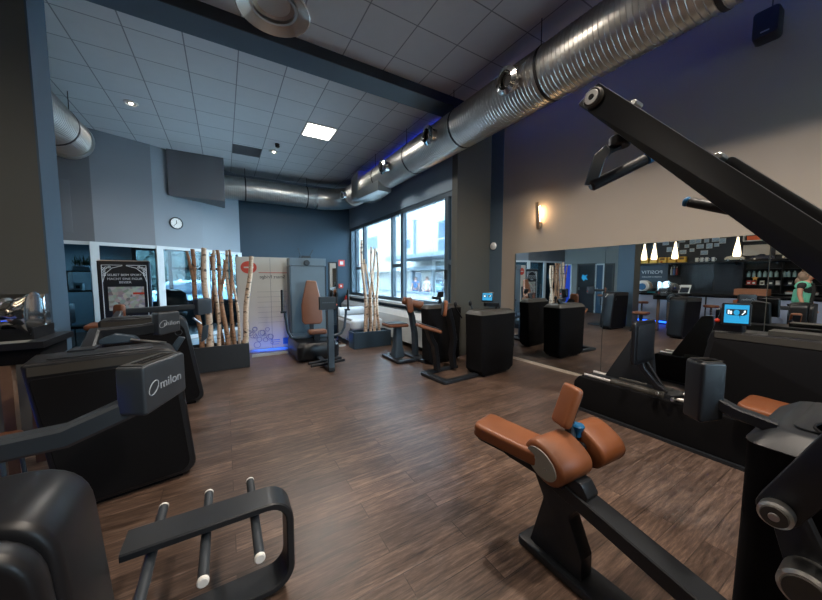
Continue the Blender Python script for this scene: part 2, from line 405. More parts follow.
obj('duct_transition', G().loft([[(DX+x*s, y, DZ+z*s) for x, z in rrect(-.36,.36,-.36,.36,.1)] for y, s in ((8.1,1.),(8.14,1.03),(8.2,1.03),(8.65,.95))]), DUCT, t)
obj('duct_damper', G().loft([[(DX-.1+x*s, y, DZ-.3+z) for x, z in rrect(-.3,.3,-.12,.12,.03)] for y, s in ((7.0,.6),(8.1,1.))]), DUCT, t)
for y in (-.9, 1.0, 2.55, 4.2, 5.75, 7.3): # straps and rods
    obj('strap', G().tube([(DX,y,DZ),(DX,y+.035,DZ)], DR+.012, 28), DUCTD, t)
    obj('hanger_rod', G().cyl((DX-.2,y+.017,DZ+DR*.8), (DX-.2,y+.017,CZ), .006, 8), DUCTD, t)
for x in (.6, 2.3):
    obj('strap', G().tube([(x,10.3,DZ),(x+.03,10.3,DZ)], DR+.012, 28), DUCTD, t)
    obj('hanger_rod', G().cyl((x+.015,10.15,DZ+DR*.8), (x+.015,10.15,CZ), .006, 8), DUCTD, t)
for y, s in ((2.87,1.), (4.62,1.), (6.42,1.), (9.25,.8)):
    a = V((DX,y,DZ)); d = V((-1,0,-.16)).normalized()
    M = Matrix.Translation(a+d*(DR-.04)) @ d.to_track_quat('Z','Y').to_matrix().to_4x4() @ Matrix.Scale(s*1.25, 4)
    o = obj('outlet_nozzle', G().lathe([(.085,0),(.085,.1),(.095,.105),(.095,.125),(.125,.135),(.128,.15),(.085,.17),(.07,.1),(.07,0)], 24, M, True), CHR, t)
    obj('nozzle_core', G().lathe([(.0,.1),(.05,.1),(.05,.125),(.02,.13),(0,.13)], 20, M), DUCTD, o)
t = thing('ventilation_duct', (-2.3, 7, 3.78), 'short spiral duct end at upper left beside the blue-lit column', 'duct')
obj('duct_run', duct([(-2.33, 5.0, 4.1), (-2.33, 8.1, 4.1)], .34), DUCT, t)
obj('duct_collar', G().tube([(-2.33,8.08,4.1),(-2.33,8.2,4.1)], .36, 28), DUCT, t)
obj('strap', G().tube([(-2.33,7.5,4.1),(-2.33,7.54,4.1)], .352, 28), DUCTD, t)
obj('hanger_rod', G().cyl((-2.1,7.52,4.3),(-2.1,7.52,CZ), .006, 8), DUCTD, t)

# ------------------------------------------------------------------ ceiling fittings
LAMP = mat('lit_panel', (255,255,250), .4, emit=(255,246,232), estr=7)
t = thing('ceiling_light', (1.83, 6.83, CZ), 'square white lit ceiling panel among the far ceiling tiles', 'ceiling light')
obj('frame', G().box(1.53,2.14,6.53,7.14,CZ-.012,CZ-.001), WHT, t)
obj('diffuser', G().box(1.56,2.11,6.56,7.11,CZ-.02,CZ-.0125), LAMP, t)
DLE = mat('lit_bulb', (255,250,240), .3, emit=(255,240,220), estr=14)
def downlight(x, y, label, grp=None):
    t = thing('downlight', (x,y,CZ), label, 'downlight', grp)
    M = Matrix.Translation((x,y,CZ))
    obj('trim_ring', G().lathe([(.085,-.001),(.105,-.001),(.1,-.016),(.075,-.02),(.07,-.006)], 24, M, True), WHT, t)
    obj('reflector', G().lathe([(.0,-.004),(.07,-.004),(.07,-.01),(.0,-.01)], 24, M), STL, t)
    obj('bulb', G().lathe([(0,-.0101),(.03,-.0101),(.026,-.018),(0,-.02)], 16, M), DLE, t)
downlight(-1.29, 7.45, 'round recessed downlight in the tiles above the poster stand')
downlight(1.16, 8.46, 'round recessed downlight in the tiles beside the small ceiling sensor')
t = thing('ceiling_sensor', (1.17, 7.95, CZ), 'small dark sensor hanging from the far ceiling tiles', 'sensor')
obj('base', G().cyl((1.17,7.95,CZ),(1.17,7.95,CZ-.03), .05), DRK, t); obj('sensor_head', G().ell((1.17,7.93,CZ-.06),.05,.04,.035), DRK, t)
t = thing('air_vent', (.59, 8.72, CZ), 'grey square ceiling vent tile near the bulkhead', 'vent')
obj('vent_frame', G().box(.285,.9,8.45,9.06,CZ-.01,CZ-.001), PARTD, t)
g = G()
for k in range(12): g.box(.31,.875,8.49+k*.046,8.51+k*.046,CZ-.016,CZ-.0105)
obj('vent_slats', g, PARTD, t)
# pendant bowl lamp close to the camera
BOWL = mat('frosted_glass_bowl', (205,196,182), .22, .35, noise=.1, nscale=12, coat=.5)
pc = V((.51, 3.42, 4.16))
t = thing('pendant_lamp', (pc.x,pc.y,CZ), 'large frosted glass bowl lamp hanging at the top edge of the photo', 'pendant lamp')
M = Matrix.Translation(pc)
obj('glass_bowl', G().lathe([(.10,.12),(.16,.12),(.25,.06),(.33,.01),(.335,-.005),(.325,-.012),(.24,.035),(.15,.085),(.1,.1)], 40, M, True), BOWL, t)
obj('inner_ring', G().lathe([(.19,.02),(.215,.02),(.215,.05),(.19,.05)], 36, M, True), STL, t)
obj('bulb_disc', G().lathe([(0,.06),(.15,.06),(.15,.1),(0,.1)], 30, M), mat('bowl_core', (190,186,176), .3), t)
obj('cord', G().cyl(pc+V((0,0,.1)), (pc.x,pc.y,CZ), .012, 10), DRK, t)

# ------------------------------------------------------------------ right wall fittings
t = thing('wall_sconce', rw(.12,-.02,2.65), 'slim curved metal wall lamp glowing warmly on the beige wall', 'wall lamp')
g = G(); g.M = RWM
pr = [(.055,2.44),(.072,2.46),(.095,2.66),(.125,2.9),(.112,2.9),(.08,2.66),(.055,2.48)]
g.prism(pr, 'x', .085, .155, .003); obj('shade', g, mat('lamp_metal', (150,132,112), .4, .6), t)
g = G(); g.M = RWM; g.box(.1,.14,-.02,.055,2.48,2.56,.006); obj('bracket', g, STL, t)
g = G(); g.M = RWM; g.box(.107,.133,.03,.05,2.58,2.84,.004); obj('bulb', g, mat('warm_tube', (255,220,170), .4, emit=(255,196,130), estr=22), t)
t = thing('smoke_detector', rw(1.22,-.01,2.24), 'round white detector on the dark strip beside the window pier', 'detector')
M = frame(rw(1.22,-.011,2.24), WU, (0,0,1)); 
if (M.to_3x3() @ V((0,0,1))).dot(WN) < 0: M = frame(rw(1.22,-.011,2.24), -WU, (0,0,1))
obj('body', G().lathe([(0,0),(.075,0),(.075,.02),(.06,.04),(0,.05)], 24, M), WHT, t); obj('grille', G().lathe([(0,.0505),(.03,.0495),(.028,.058),(0,.058)], 16, M), WHM, t)
t = thing('loudspeaker', rw(-2.5,-.02,4.13), 'small black loudspeaker mounted high on the wall under the ceiling', 'speaker')
g = G(); g.M = RWM
g.loft([[(a*k-2.5, d, 4.1+c*k) for a, c in rrect(-.095,.095,-.135,.135,.035)] for d, k in ((.06,.92),(.09,1),(.22,.96),(.24,.9))]); obj('cabinet', g, mat('speaker_black', (16,16,18), .6), t)
g = G(); g.M = RWM; g.box(-2.53,-2.47,-.02,.06,4.06,4.14,.004); obj('bracket', g, DRK, t)
g = G(); g.M = RWM; g.box(-2.53,-2.47,.2401,.243,4.01,4.022); obj('badge', g, STL, t)
g = G(); g.M = RWM; g.tube([(-2.5,.03,4.16),(-2.5,.02,4.45),(-2.5,.01,4.65)], .005, 6); obj('cable', g, DRK, t)
# LED strip hidden between duct and wall, washing the wall blue
t = thing('led_strip', (4.6, .6, 4.6), 'blue light strip along the wall top behind the duct', 'light strip')
LEDB = mat('blue_led', (40,80,255), .4, emit=(0,92,255), estr=8)
obj('channel', G().box(4.1,4.14,-3.3,4.3,4.58,4.62), WHM, t); obj('diode_tape', G().box(4.105,4.135,-3.3,4.3,4.62,4.628), LEDB, t)
t = thing('led_strip', (3.7, 7.5, 4.6), 'blue light strip above the window behind the duct', 'light strip')
obj('channel', G().box(3.74,3.78,5.1,9.5,4.58,4.62), WHM, t); obj('diode_tape', G().box(3.745,3.775,5.1,9.5,4.62,4.628), mat('blue_led_soft', (40,80,255), .4, emit=(4,50,255), estr=3.5), t)

# ------------------------------------------------------------------ machines along the left
def housing(t, x0b, x1b, x0t, x1t, y0, y1, zt, rtop=.12, rot=0., piv=None, r0=.05, face=True, zb=.03, band=.1):
    """tall narrow weight housing: slab along x with leaning ends, a grey band round its top edge and darker side panels"""
    piv = V(piv if piv else ((x0b+x1b)/2, (y0+y1)/2, 0))
    RM = Matrix.Translation(piv) @ Matrix.Rotation(rot, 4, 'Z') @ Matrix.Translation(-piv)
    g = G(); g.M = RM
    pr = rnd([(x0b,zb),(x1b,zb),(x1t,zt),(x0t,zt)], [.04,.1,rtop,r0], 8)
    g.prism(pr, 'y', y0, y1, .022, 3); obj('housing', g, BLK, t)
    # dark side panels, slightly proud, leaving a border
    k = .035
    for s, ya, yb in ((0, y0-.006, y0+.002), (1, y1-.002, y1+.006)):
        g = G(); g.M = RM
        lo = (x0b+k, x1b-k*1.3); hz = zt-band; fb = (hz-zb)/(zt-zb)
        g.prism(rnd([(lo[0],zb+.03),(lo[1],zb+.03),(x1b+(x1t-x1b)*fb-k*1.2,hz),(x0b+(x0t-x0b)*fb+k*.6,hz)], [.03,.09,rtop*.7,.03], 7), 'y', ya, yb, .003, 1)
        obj('side_panel', g, FACE, t)
    g = G(); g.M = RM
    g.box(x0t+.03, x1t-rtop*.9, y0-.004, y0+.012, zt-band*.82, zt-.024, .003); g.box(x0t+.03, x1t-rtop*.9, y1-.012, y1+.004, zt-band*.82, zt-.024, .003)
    obj('top_trim', g, GRY, t)
    g = G(); g.M = RM
    g.prism(rrect(x0t+.1, x1t-rtop-.02, y0+.05, y1-.05, .04), 'z', zt+.0005, zt+.008, .003); obj('top_cover', g, DRK, t)
    g = G(); g.M = RM
    g.box(x0b+.06, x1b-.1, y0+.04, y1-.04, 0, zb+.001); obj('plinth', g, FACE, t)
    return RM

def head(t, c, ang, w=.28, h=.21, d=.15, screen=True, button=True, hm=None, logo=True):
    """display head: c centre, ang = direction its logo face looks at"""
    n = V((math.cos(ang), math.sin(ang), 0)); r = V((-n.y, n.x, 0))
    M = frame(c, r, (0,0,1))            # z of M = n
    if (M.to_3x3() @ V((0,0,1))).dot(n) < 0: M = frame(c, -r, (0,0,1))
    g = G(); g.M = M
    pr = rnd([(-w/2,-h/2),(w/2,-h/2+.02),(w/2,h/2),(-w/2,h/2)], .02)
    g.prism([(a,b_) for a, b_ in pr], 'z', -d/2, d/2, .012, 3)
    o = obj('display_head', g, hm or HEAD, t)
    g = G(); g.M = M
    g.box(-w/2+.012, w/2-.012, h/2-.001, h/2+.003, -d/2+.012, d/2-.012, .002); obj('head_lid', g, GRY, o)
    for k in range(3):
        g = G(); g.M = M; x = -w*.24+k*w*.24
        g.box(x-.03, x+.03, h/2+.003, h/2+.0045, -.022, .0); g.box(x-.03, x+.03, h/2+.003, h/2+.0045, .008, .03); obj('vent_slot', g, FACE, o)
    if logo:
        text('lettering', 'milon', h*.27, M @ Matrix.Translation((w*.1, .0, d/2+.001)), INK2, o, .0008, sx=1.1)
        g = G(); a0 = [(-w*.3+.022*math.cos(q), .0+.036*math.sin(q)) for q in [2*PI*i/24 for i in range(24)]]
        g.M = M @ Matrix.Translation((-w*.3,0,0)) @ Matrix.Rotation(-.75,4,'Z') @ Matrix.Translation((w*.3,0,0))
        g.tube([(x, y, d/2+.001) for x, y in a0+[a0[0]]], .0022, 6); obj('logo_ring', g, INK2, o)
    if screen:
        g = G(); g.M = M; g.box(-w/2+.03, w/2-.03, -h/2+.04, h/2-.03, -d/2-.002, -d/2+.001); obj('screen', g, SCRD, o)
    if button:
        g = G(); g.M = M; g.lathe([(0,0),(.014,0),(.014,.014),(.01,.02),(0,.02)], 14, Matrix.Translation((w/2,-h*.12,0)) @ Matrix.Rotation(PI/2,4,'Y')); obj('stop_button', g, RED, o)
    return o

def pad(t, name, c, xd, yd, w, l, th, m=None, r=.05, cap=True):
    """upholstered pad: w along xd, l along yd, thickness th"""
    M = frame(c, xd, yd); g = G(); g.M = M
    g.prism(rrect(-w/2, w/2, -l/2, l/2, r), 'z', -th/2, th/2, min(th*.38, .022), 4); o = obj(name, g, m or LTR, t)
    if cap:
        g = G(); g.M = M; g.prism(rrect(-w/2+.02, w/2-.02, -l/2+.02, l/2-.02, r*.8), 'z', -th/2-.012, -th/2+.002); obj('pad_backing', g, DRK, o)
    return o

# nearest housing, lower left
t = thing('strength_machine', (-.7,1.2,0), 'black strength machine with bent display arm and three foot rods, nearest at lower left', 'exercise machine', 'black strength machines')
housing(t, -.97, -.3, -1.0, -.375, 1.04, 1.3, 1.05, .15, band=.14)
g = G(); g.prism(rnd([(-.97,.04),(-.308,.04),(-.385,1.035),(-1.0,1.035)], [.03,.05,.15,.03], 8), 'y', .965, 1.036, .022, 3); obj('front_cover', g, BLK, t)
arm = [(-1.15,1.25,.88),(-1.15,1.88,.89),(-.62,1.9,.91),(-.44,1.87,1.02),(-.3,1.88,1.06)]
arm = [(-1.12,1.3,.9),(-1.12,1.86,.9),(-.60,1.86,.925),(-.42,1.84,1.0),(-.33,1.87,1.03)]
obj('display_arm', G().bar(arm, .085, .09, b=.014), HEAD, t)
obj('arm_mount', G().box(-1.18,-1.06,1.29,1.34,.8,.98,.01), DRK, t)
h0 = head(t, (-.31,1.9,1.095), math.radians(-27), w=.28, h=.225, d=.12)
# foot frame with three rods
cz, ct = .04, .48
fp = [(-.40,1.66,ct),(.14,1.66,ct)] + [(.14+.10*math.sin(a), 1.66, ct-.10+.10*math.cos(a)) for a in [PI/2*k/6 for k in range(1,7)]] + \
     [(.24, 1.66, .14)] + [(.14+.10*math.cos(a), 1.66, .14-.10*math.sin(a)) for a in [PI/2*k/6 for k in range(1,7)]] + [(-.75,1.66,cz)]
obj('foot_frame', G().bar([(x,y+.04*(0.24-x)*.6,z) for x,y,z in fp], .13, .035, up=(0,1,0), b=.008) if False else G().bar(fp, .035, .155, up=(0,1,0), b=.006), DRK, t)
obj('frame_foot', G().box(-.8,-.68,1.05,1.73,.0,.058,.01), DRK, t)
for x in (-.31,-.115,.085):
    o = obj('foot_rod', G().cyl((x,1.39,.42),(x,1.95,.42), .02, 16), mat('rod_rubber', (46,52,58), .5), t)
    for y0, y1 in ((1.39,1.37),(1.95,1.965)): obj('rod_cap', G().cyl((x,y0,.42),(x,y1,.42), .021, 16, .004), WHT, o)
# out of the picture to the left: the seat belonging to this machine
def stool(t, c, h, w=.34, l=.36, m=None):
    pad(t, 'seat_pad', (c[0],c[1],h), (1,0,0), (0,1,0), w, l, .07, m or LTR)
    obj('seat_post', G().cyl((c[0],c[1],.03),(c[0],c[1],h-.045), .045, 16), BLU, t)
    obj('seat_base', G().prism(rrect(c[0]-.2,c[0]+.2,c[1]-.22,c[1]+.22,.06), 'z', 0, .035, .01), DRK, t)

# second housing (behind the near display head)
t = thing('strength_machine', (-.6,3.05,0), 'black strength machine with leaning slab housing behind the near display head', 'exercise machine', 'black strength machines')
RM = housing(t, -.99, -.235, -1.11, -.33, 2.93, 3.27, 1.06, .12, math.radians(10), (-.6,2.93,0), r0=.03)
arm = [(-.9,3.2,1.02),(-.92,3.5,1.13),(-.62,3.5,1.14),(-.5,3.5,1.16)]
obj('display_arm', G().bar(arm, .09, .1, b=.014), DRK, t)
obj('arm_mount', G().box(-.97,-.83,3.1,3.26,1.02,1.08,.01), DRK, t)
head(t, (-.46,3.5,1.19), math.radians(-52), w=.18, h=.2, d=.1, button=True)
obj('handle_bar', G().tube([(-.68,3.36,1.085),(-.45,3.36,1.03)], .014, 12), STL, t)
obj('handle_flap', G().prism(rnd([(-.46,.93),(-.39,.93),(-.31,1.07),(-.36,1.08)], .012), 'y', 3.33, 3.37, .006), BLU, t)
obj('lever_cover', G().prism(rnd([(-.9,1.06),(-.62,1.06),(-.66,1.11),(-.78,1.14),(-.86,1.11)], .02), 'y', 3.36, 3.44, .01), BLU, t)
stool(t, (-.8,4.1), .55)
# third housing, rounded, with logo
t = thing('strength_machine', (-.8,4.85,0), 'black strength machine with rounded housing beside the birch planter', 'exercise machine', 'black strength machines')
RM = housing(t, -1.12, -.26, -1.2, -.42, 4.66, 4.98, 1.13, .16, math.radians(6), (-.6,4.66,0), r0=.05)
g = G(); g.M = RM; q = [(-.5+.035*math.cos(a), 4.652, .93+.035*math.sin(a)) for a in [2*PI*i/20 for i in range(21)]]
g.tube(q, .004, 6); obj('logo_ring', g, HEAD, t)
arm = [(-1.15,4.95,1.05),(-1.15,5.3,1.16),(-.5,5.3,1.18),(-.36,5.3,1.18)]
obj('display_arm', G().bar(arm, .08, .07, b=.012), HEAD, t); obj('arm_mount', G().box(-1.22,-1.08,4.9,5.02,.98,1.1,.01), DRK, t)
head(t, (-.275,5.3,1.18), math.radians(-60), w=.19, h=.23, d=.12, logo=False)
pad(t, 'back_pad', (-1.16,5.28,1.13), (.8,-.6,0), (0,.1,1), .14, .25, .06, LTR2)
obj('pad_post', G().bar([(-1.18,5.34,.05),(-1.2,5.34,.8),(-1.17,5.33,1.1)], .06, .05), BLU, t)
pad(t, 'seat_pad', (-1.35,5.4,.98), (1,0,0), (0,1,.05), .3, .3, .06, LTR2)
obj('seat_post', G().bar([(-1.35,5.4,.04),(-1.35,5.4,.95)], .07, .07, up=(0,1,0)), BLU, t)
obj('base_plate', G().prism(rrect(-1.55,-.9,5.05,5.7,.08), 'z', 0, .04, .01), DRK, t)
obj('handle_rod', G().tube([(-.36,4.82,1.08),(-.28,4.86,.99)], .013, 10), STL, t)
obj('handle_flap', G().prism(rnd([(-.3,.72),(-.22,.78),(-.2,.96),(-.27,.94)], .012), 'y', 4.97, 5.01, .006), BLU, t)

# far left: console with the chrome machine
t = thing('console_table', (-1.75,3.7,0), 'dark bar-height console under the chrome machine at the left edge', 'table')
obj('tabletop', G().box(-2.3,-1.2,3.45,4.0,1.06,1.11,.008), BLK, t)
obj('apron', G().box(-2.28,-1.24,3.5,3.98,.94,1.06,.004), FACE, t)
for x in (-2.24,-1.42):
    for y in (3.52,3.9): obj('leg', G().box(x-.03,x+.03,y-.03,y+.03,0,.94,.004), WOOD, t)
t = thing('coffee_machine', (-1.6,3.7,1.11), 'rounded chrome machine with flared end and blue oval badge at the left edge', 'coffee machine')
pr = [(.0,0),(.11,.0),(.135,.03),(.13,.12),(.115,.2),(.12,.5),(.15,.56),(.19,.6),(.2,.62),(.17,.625),(0,.625)]
M = Matrix.Translation((-1.93,3.68,1.3)) @ Matrix.Rotation(PI/2,4,'Y') @ Matrix.Diagonal((.92,.85,1,1))
obj('drum', G().lathe(pr, 32, M), CHR, t)
for k in range(5): obj('band', G().tube([(-1.82+.08*k,3.68,1.3),(-1.8+.08*k,3.68,1.3)], .126, 24), STL, t)
obj('body', G().box(-1.95,-1.3,3.6,3.95,1.11,1.2,.02), BLK, t); obj('fascia', G().box(-2.0,-1.5,3.58,3.62,1.2,1.26,.01), STL, t)
obj('rear_panel', G().box(-2.0,-1.3,3.82,3.9,1.2,1.46,.02), CHR, t)
g = G(); g.M = frame((-1.5,3.552,1.28),(1,0,0),(0,0,1)); g.prism([(.05*math.cos(a),.025*math.sin(a)) for a in [2*PI*i/24 for i in range(24)]], 'z', 0, .012, .002); obj('oval_badge', g, mat('badge_blue', (30,60,150), .3), t)
t = thing('menu_sheet', (-1.4,3.55,1.11), 'grey sheet lying on the dark console below the chrome machine', 'sheet')
obj('sheet', G().box(-1.58,-1.3,3.46,3.58,1.1105,1.113), mat('grey_card', (120,122,120), .6), t)
obj('binding', G().box(-1.58,-1.565,3.46,3.58,1.113,1.117), STL, t)
t = thing('water_dispenser', (-1.62,3.35,0), 'tall clear dispenser tube glowing blue at the left edge', 'dispenser')
obj('tube', G().cyl((-1.64,3.3,.06),(-1.64,3.3,.9), .1, 24, .01), glass_mat('blue_glass', (90,130,210), .3), t)
obj('base', G().cyl((-1.64,3.3,0),(-1.64,3.3,.06), .12, 24, .01), BLK, t); obj('lid', G().cyl((-1.64,3.3,.9),(-1.64,3.3,.93), .11, 24, .005), STL, t)
obj('light_rod', G().cyl((-1.64,3.3,.07),(-1.64,3.3,.85), .012, 10), mat('blue_rod', (60,120,255), .4, emit=(40,90,255), estr=1.0), t)
t = thing('stool', (-1.42,4.2,0), 'tan leather stool seen behind the leaning slab housing at left', 'stool')
pad(t, 'seat', (-1.36,3.1,.5), (1,0,0), (0,1,0), .24, .26, .07)
for a, b in ((-.09,-.1),(.09,-.1),(-.09,.1),(.09,.1)): obj('leg', G().cyl((-1.36+a*1.2,3.1+b*1.2,0),(-1.36+a,3.1+b,.46), .012, 10), BLU, t)
t.location = (-1.36,3.1,0)
for c in [x for x in COL.objects if x.parent == t]: c.data.transform(Matrix.Translation(V((-1.42,4.2,0))-V((-1.36,3.1,0))))

# ------------------------------------------------------------------ planters with birch trunks
def planter(label, x0, x1, y0, y1, h, m, rot=0.):
    t = thing('planter', ((x0+x1)/2,(y0+y1)/2,0), label, 'planter', 'planters with birch trunks')
    g = G(); P = rrect
    g.loft([[(a,b,z) for a,b in P(x0+i,x1-i,y0+i,y1-i,.015)] for z, i in ((0,.01),(.006,0),(h-.006,0),(h,.006),(h,.03),(h-.06,.03))]); obj('box', g, m, t)
    obj('soil', G().box(x0+.025,x1-.025,y0+.025,y1-.025,h-.09,h-.065), SOIL, t)
    return t
PL = planter('black oblong planter of birch trunks beside the reversed white banner', -.86, .34, 6.14, 6.5, .43, PLNT)
PR = planter('blue-grey oblong planter of pale trunks in front of the window', 2.4, 3.32, 6.44, 6.78, .37, PLNB)
def trunk(a, b, r, m, label, grp, fork=None, bend=.03):
    a, b = V(a), V(b); n = 9; P = []; R = []; ph = random.random()*6
    for k in range(n+1):
        f = k/n; p = a.lerp(b, f) + V((math.sin(f*5+ph), math.cos(f*4+ph), 0))*bend*math.sin(PI*f); P.append(p); R.append(r*(1.15-.35*f))
    t = thing('birch_trunk', a, label, 'birch trunk', grp)
    obj('trunk', G().tube(P, R, 12), m, t)
    if fork:
        i, c = fork; obj('branch', G().tube([P[i], P[i].lerp(V(c),.5)+V((.02,0,0)), V(c)], [r*.75, r*.65, r*.55], 10), m, t)
    return t
zL = .37
sL = [((-.36,6.26,zL),(-.43,6.3,2.06),.035,BARK2,(4,(-.5,6.22,2.02)),'forked brown birch trunk at the left of the black planter'),
      ((-.25,6.22,zL),(-.27,6.24,2.08),.045,BARK,None,'thick pale birch trunk with peeling bark, second in the black planter'),
      ((-.22,6.36,zL),(-.16,6.4,2.0),.025,BARK2,None,'thin brown birch stem behind the thick pale trunk of the black planter'),
      ((-.12,6.22,zL),(-.13,6.26,2.05),.028,BARK,None,'slim upright birch stem left of centre in the black planter'),
      ((-.05,6.38,zL),(-.19,6.34,1.95),.024,BARK2,None,'thin birch stem leaning left in the black planter'),
      ((.02,6.24,zL),(-.08,6.28,2.06),.034,BARK2,(5,(.02,6.3,1.9)),'brown forked birch trunk near the middle of the black planter'),
      ((.07,6.3,zL),(.06,6.3,2.06),.027,BARK,None,'straight pale birch stem right of centre in the black planter'),
      ((.12,6.24,zL),(.1,6.26,2.07),.026,BARK2,None,'straight brown birch stem right of the forked trunk in the black planter'),
      ((.2,6.38,zL),(.12,6.36,1.98),.022,BARK,None,'thin birch stem leaning left near the right of the black planter'),
      ((.28,6.26,zL),(.43,6.24,1.97),.042,BARK,None,'thick pale birch trunk leaning right over the white banner')]
for a, b, r, m, f, lb in sL: trunk(a, b, r, m, lb, 'birch trunks in the black planter', f)
zR = .31
sR = [((2.72,6.56,zR),(2.66,6.58,2.42),.032,'tallest pale trunk at the left of the window planter'),
      ((2.78,6.66,zR),(2.75,6.64,2.0),.024,'short pale trunk behind the tallest one by the window'),
      ((2.83,6.54,zR),(2.98,6.56,2.25),.028,'pale trunk leaning right across the window planter'),
      ((2.9,6.64,zR),(2.76,6.6,1.9),.024,'thin pale trunk leaning left in the window planter'),
      ((2.94,6.56,zR),(2.9,6.6,2.28),.026,'upright pale trunk in the middle of the window planter'),
      ((3.0,6.66,zR),(2.98,6.64,1.95),.022,'thin upright trunk at the back of the window planter'),
      ((3.08,6.58,zR),(3.02,6.56,2.2),.027,'rightmost pale trunk of the window planter')]
for a, b, r, lb in sR: trunk(a, b, r, BARK, lb, 'birch trunks in the window planter', None, .05)

# ------------------------------------------------------------------ banner with reversed print
bx0, bx1, by0, by1 = .21, 1.52, 7.36, 7.25
a = V((bx0,by0,0)); d = V((bx1-bx0,by1-by0,0)); W = d.length; M = frame(a, d, (0,0,1))   # z of M points at the viewer side
t = thing('banner', (.85,7.12,0), 'white printed banner with reversed lettering and red disc beside the tower machine', 'banner')
bm_ = mat('banner_fabric', (206,204,194), .6, noise=.04, nscale=4)
def MB(g): g.M = M; return g
obj('sheet', MB(G()).box(0,W,.06,2.02,-.012,.0,.002), bm_, t)
obj('stand_base', MB(G()).box(-.02,W+.02,0,.06,-.1,.06,.01), STL, t)
obj('seam', MB(G()).box(W*.49,W*.495,.06,2.0,.0,.003), mat('seam_grey', (120,124,126), .6), t)
obj('side_edge', MB(G()).box(0,.02,.06,2.02,-.014,.002), STL, t); obj('side_edge', MB(G()).box(W-.02,W,.06,2.02,-.014,.002), STL, t)
g = MB(G()); g.prism([(.24+.15*math.cos(q), 1.8+.13*math.sin(q)) for q in [2*PI*i/32 for i in range(32)]], 'z', .0005, .003); obj('red_disc', g, mat('print_red', (206,78,62), .6), t)
g = MB(G()); g.box(.15,.33,1.785,1.815,.003,.004); obj('disc_bar', g, bm_, t)
FL = Matrix.Diagonal((-1,1,1,1))
DKI = mat('print_black', (40,44,48), .6); BLI = mat('print_blue', (60,120,200), .6); GYI = mat('print_grey', (150,152,150), .6); RDI = mat('print_red_text', (190,70,60), .6)
text('lettering', 'Smart Fridge', .098, M @ Matrix.Translation((.69,1.6,.001)) @ FL, DKI, t, .0008)
g = MB(G()); g.box(.42,.98,1.685,1.698,.0004,.002); obj('red_line', g, RDI, t)
g = MB(G())
for k in range(7): g.box(.38,.98-.02*(k%3),1.28-.11*k,1.286-.11*k,.0004,.0016)
obj('ruled_lines', g, GYI, t)
g = MB(G()); g.box(.86,.98,.12,.26,.0004,.002); g.box(.62,.8,.22,.235,.0004,.002).box(.64,.8,.18,.19,.0004,.002).box(.63,.78,.13,.14,.0004,.002); obj('blue_block', g, BLI, t)
g = MB(G()); random.seed(3)
for k in range(16):
    x, z, r = .2+random.random()*.5, .14+random.random()*.36, .02+random.random()*.05
    g.tube([(x+r*math.cos(q), z+r*math.sin(q), .002) for q in [2*PI*i/14 for i in range(15)]], .006, 5)
obj('ring_motif', g, mat('print_mauve', (120,122,150), .6), t)
# blue strip lamp on the floor in front of the banner
t = thing('floor_light', (1.0,6.92,0), 'low blue strip light on the floor at the foot of the banner', 'light strip')
obj('channel', G().box(.42,1.1,6.85,6.862,.0,.06,.003).box(.42,1.1,6.862,6.9,0,.008), WHM, t); obj('diode_tape', G().box(.43,1.09,6.863,6.868,.012,.05), mat('blue_floor_led', (60,120,255), .4, emit=(50,110,255), estr=14), t)

# ------------------------------------------------------------------ tower machine in the middle
TWR = mat('tower_panel', (98,114,124), .4, noise=.04)
t = thing('tower_machine', (1.5,6.2,0), 'pale grey tower machine with tall brown backrest and curved handles, centre back', 'exercise machine')
obj('tower', G().box(1.19,1.9,6.84,7.15,.1,1.83,.02), TWR, t)
obj('tower_cap', G().box(1.17,1.92,6.82,7.15,1.84,2.0,.02), TWR, t)
obj('cap_gap', G().box(1.2,1.89,6.85,7.14,1.825,1.845), BLK, t)
obj('tower_edge', G().box(1.895,1.925,6.84,7.15,.1,1.83,.006), BLK, t); obj('tower_edge', G().box(1.165,1.195,6.84,7.15,.1,1.83,.006), BLU, t)
g = G(); g.tube([(1.38,6.9,2.0),(1.4,6.88,2.06),(1.36,6.88,2.2)], .008, 6).tube([(1.62,6.9,2.0),(1.6,6.88,2.06),(1.66,6.88,2.18)], .008, 6).box(1.42,1.6,6.86,6.94,2.0,2.05,.01); obj('cable_guide', g, BLK, t)
obj('pulley', G().cyl((1.51,6.78,1.9),(1.51,6.83,1.9), .06, 20, .005), BLK, t)
obj('base_box', G().loft([rect3(1.14-a,1.9+a,5.95-a,7.1,z,.12) for z, a in ((0.02,0),(.05,.02),(.28,.02),(.34,-.02),(.36,-.08))]), BLK, t)
obj('deck', G().prism(rrect(1.16,1.9,6.4,7.1,.05), 'z', .36, .42, .01), BLU, t)
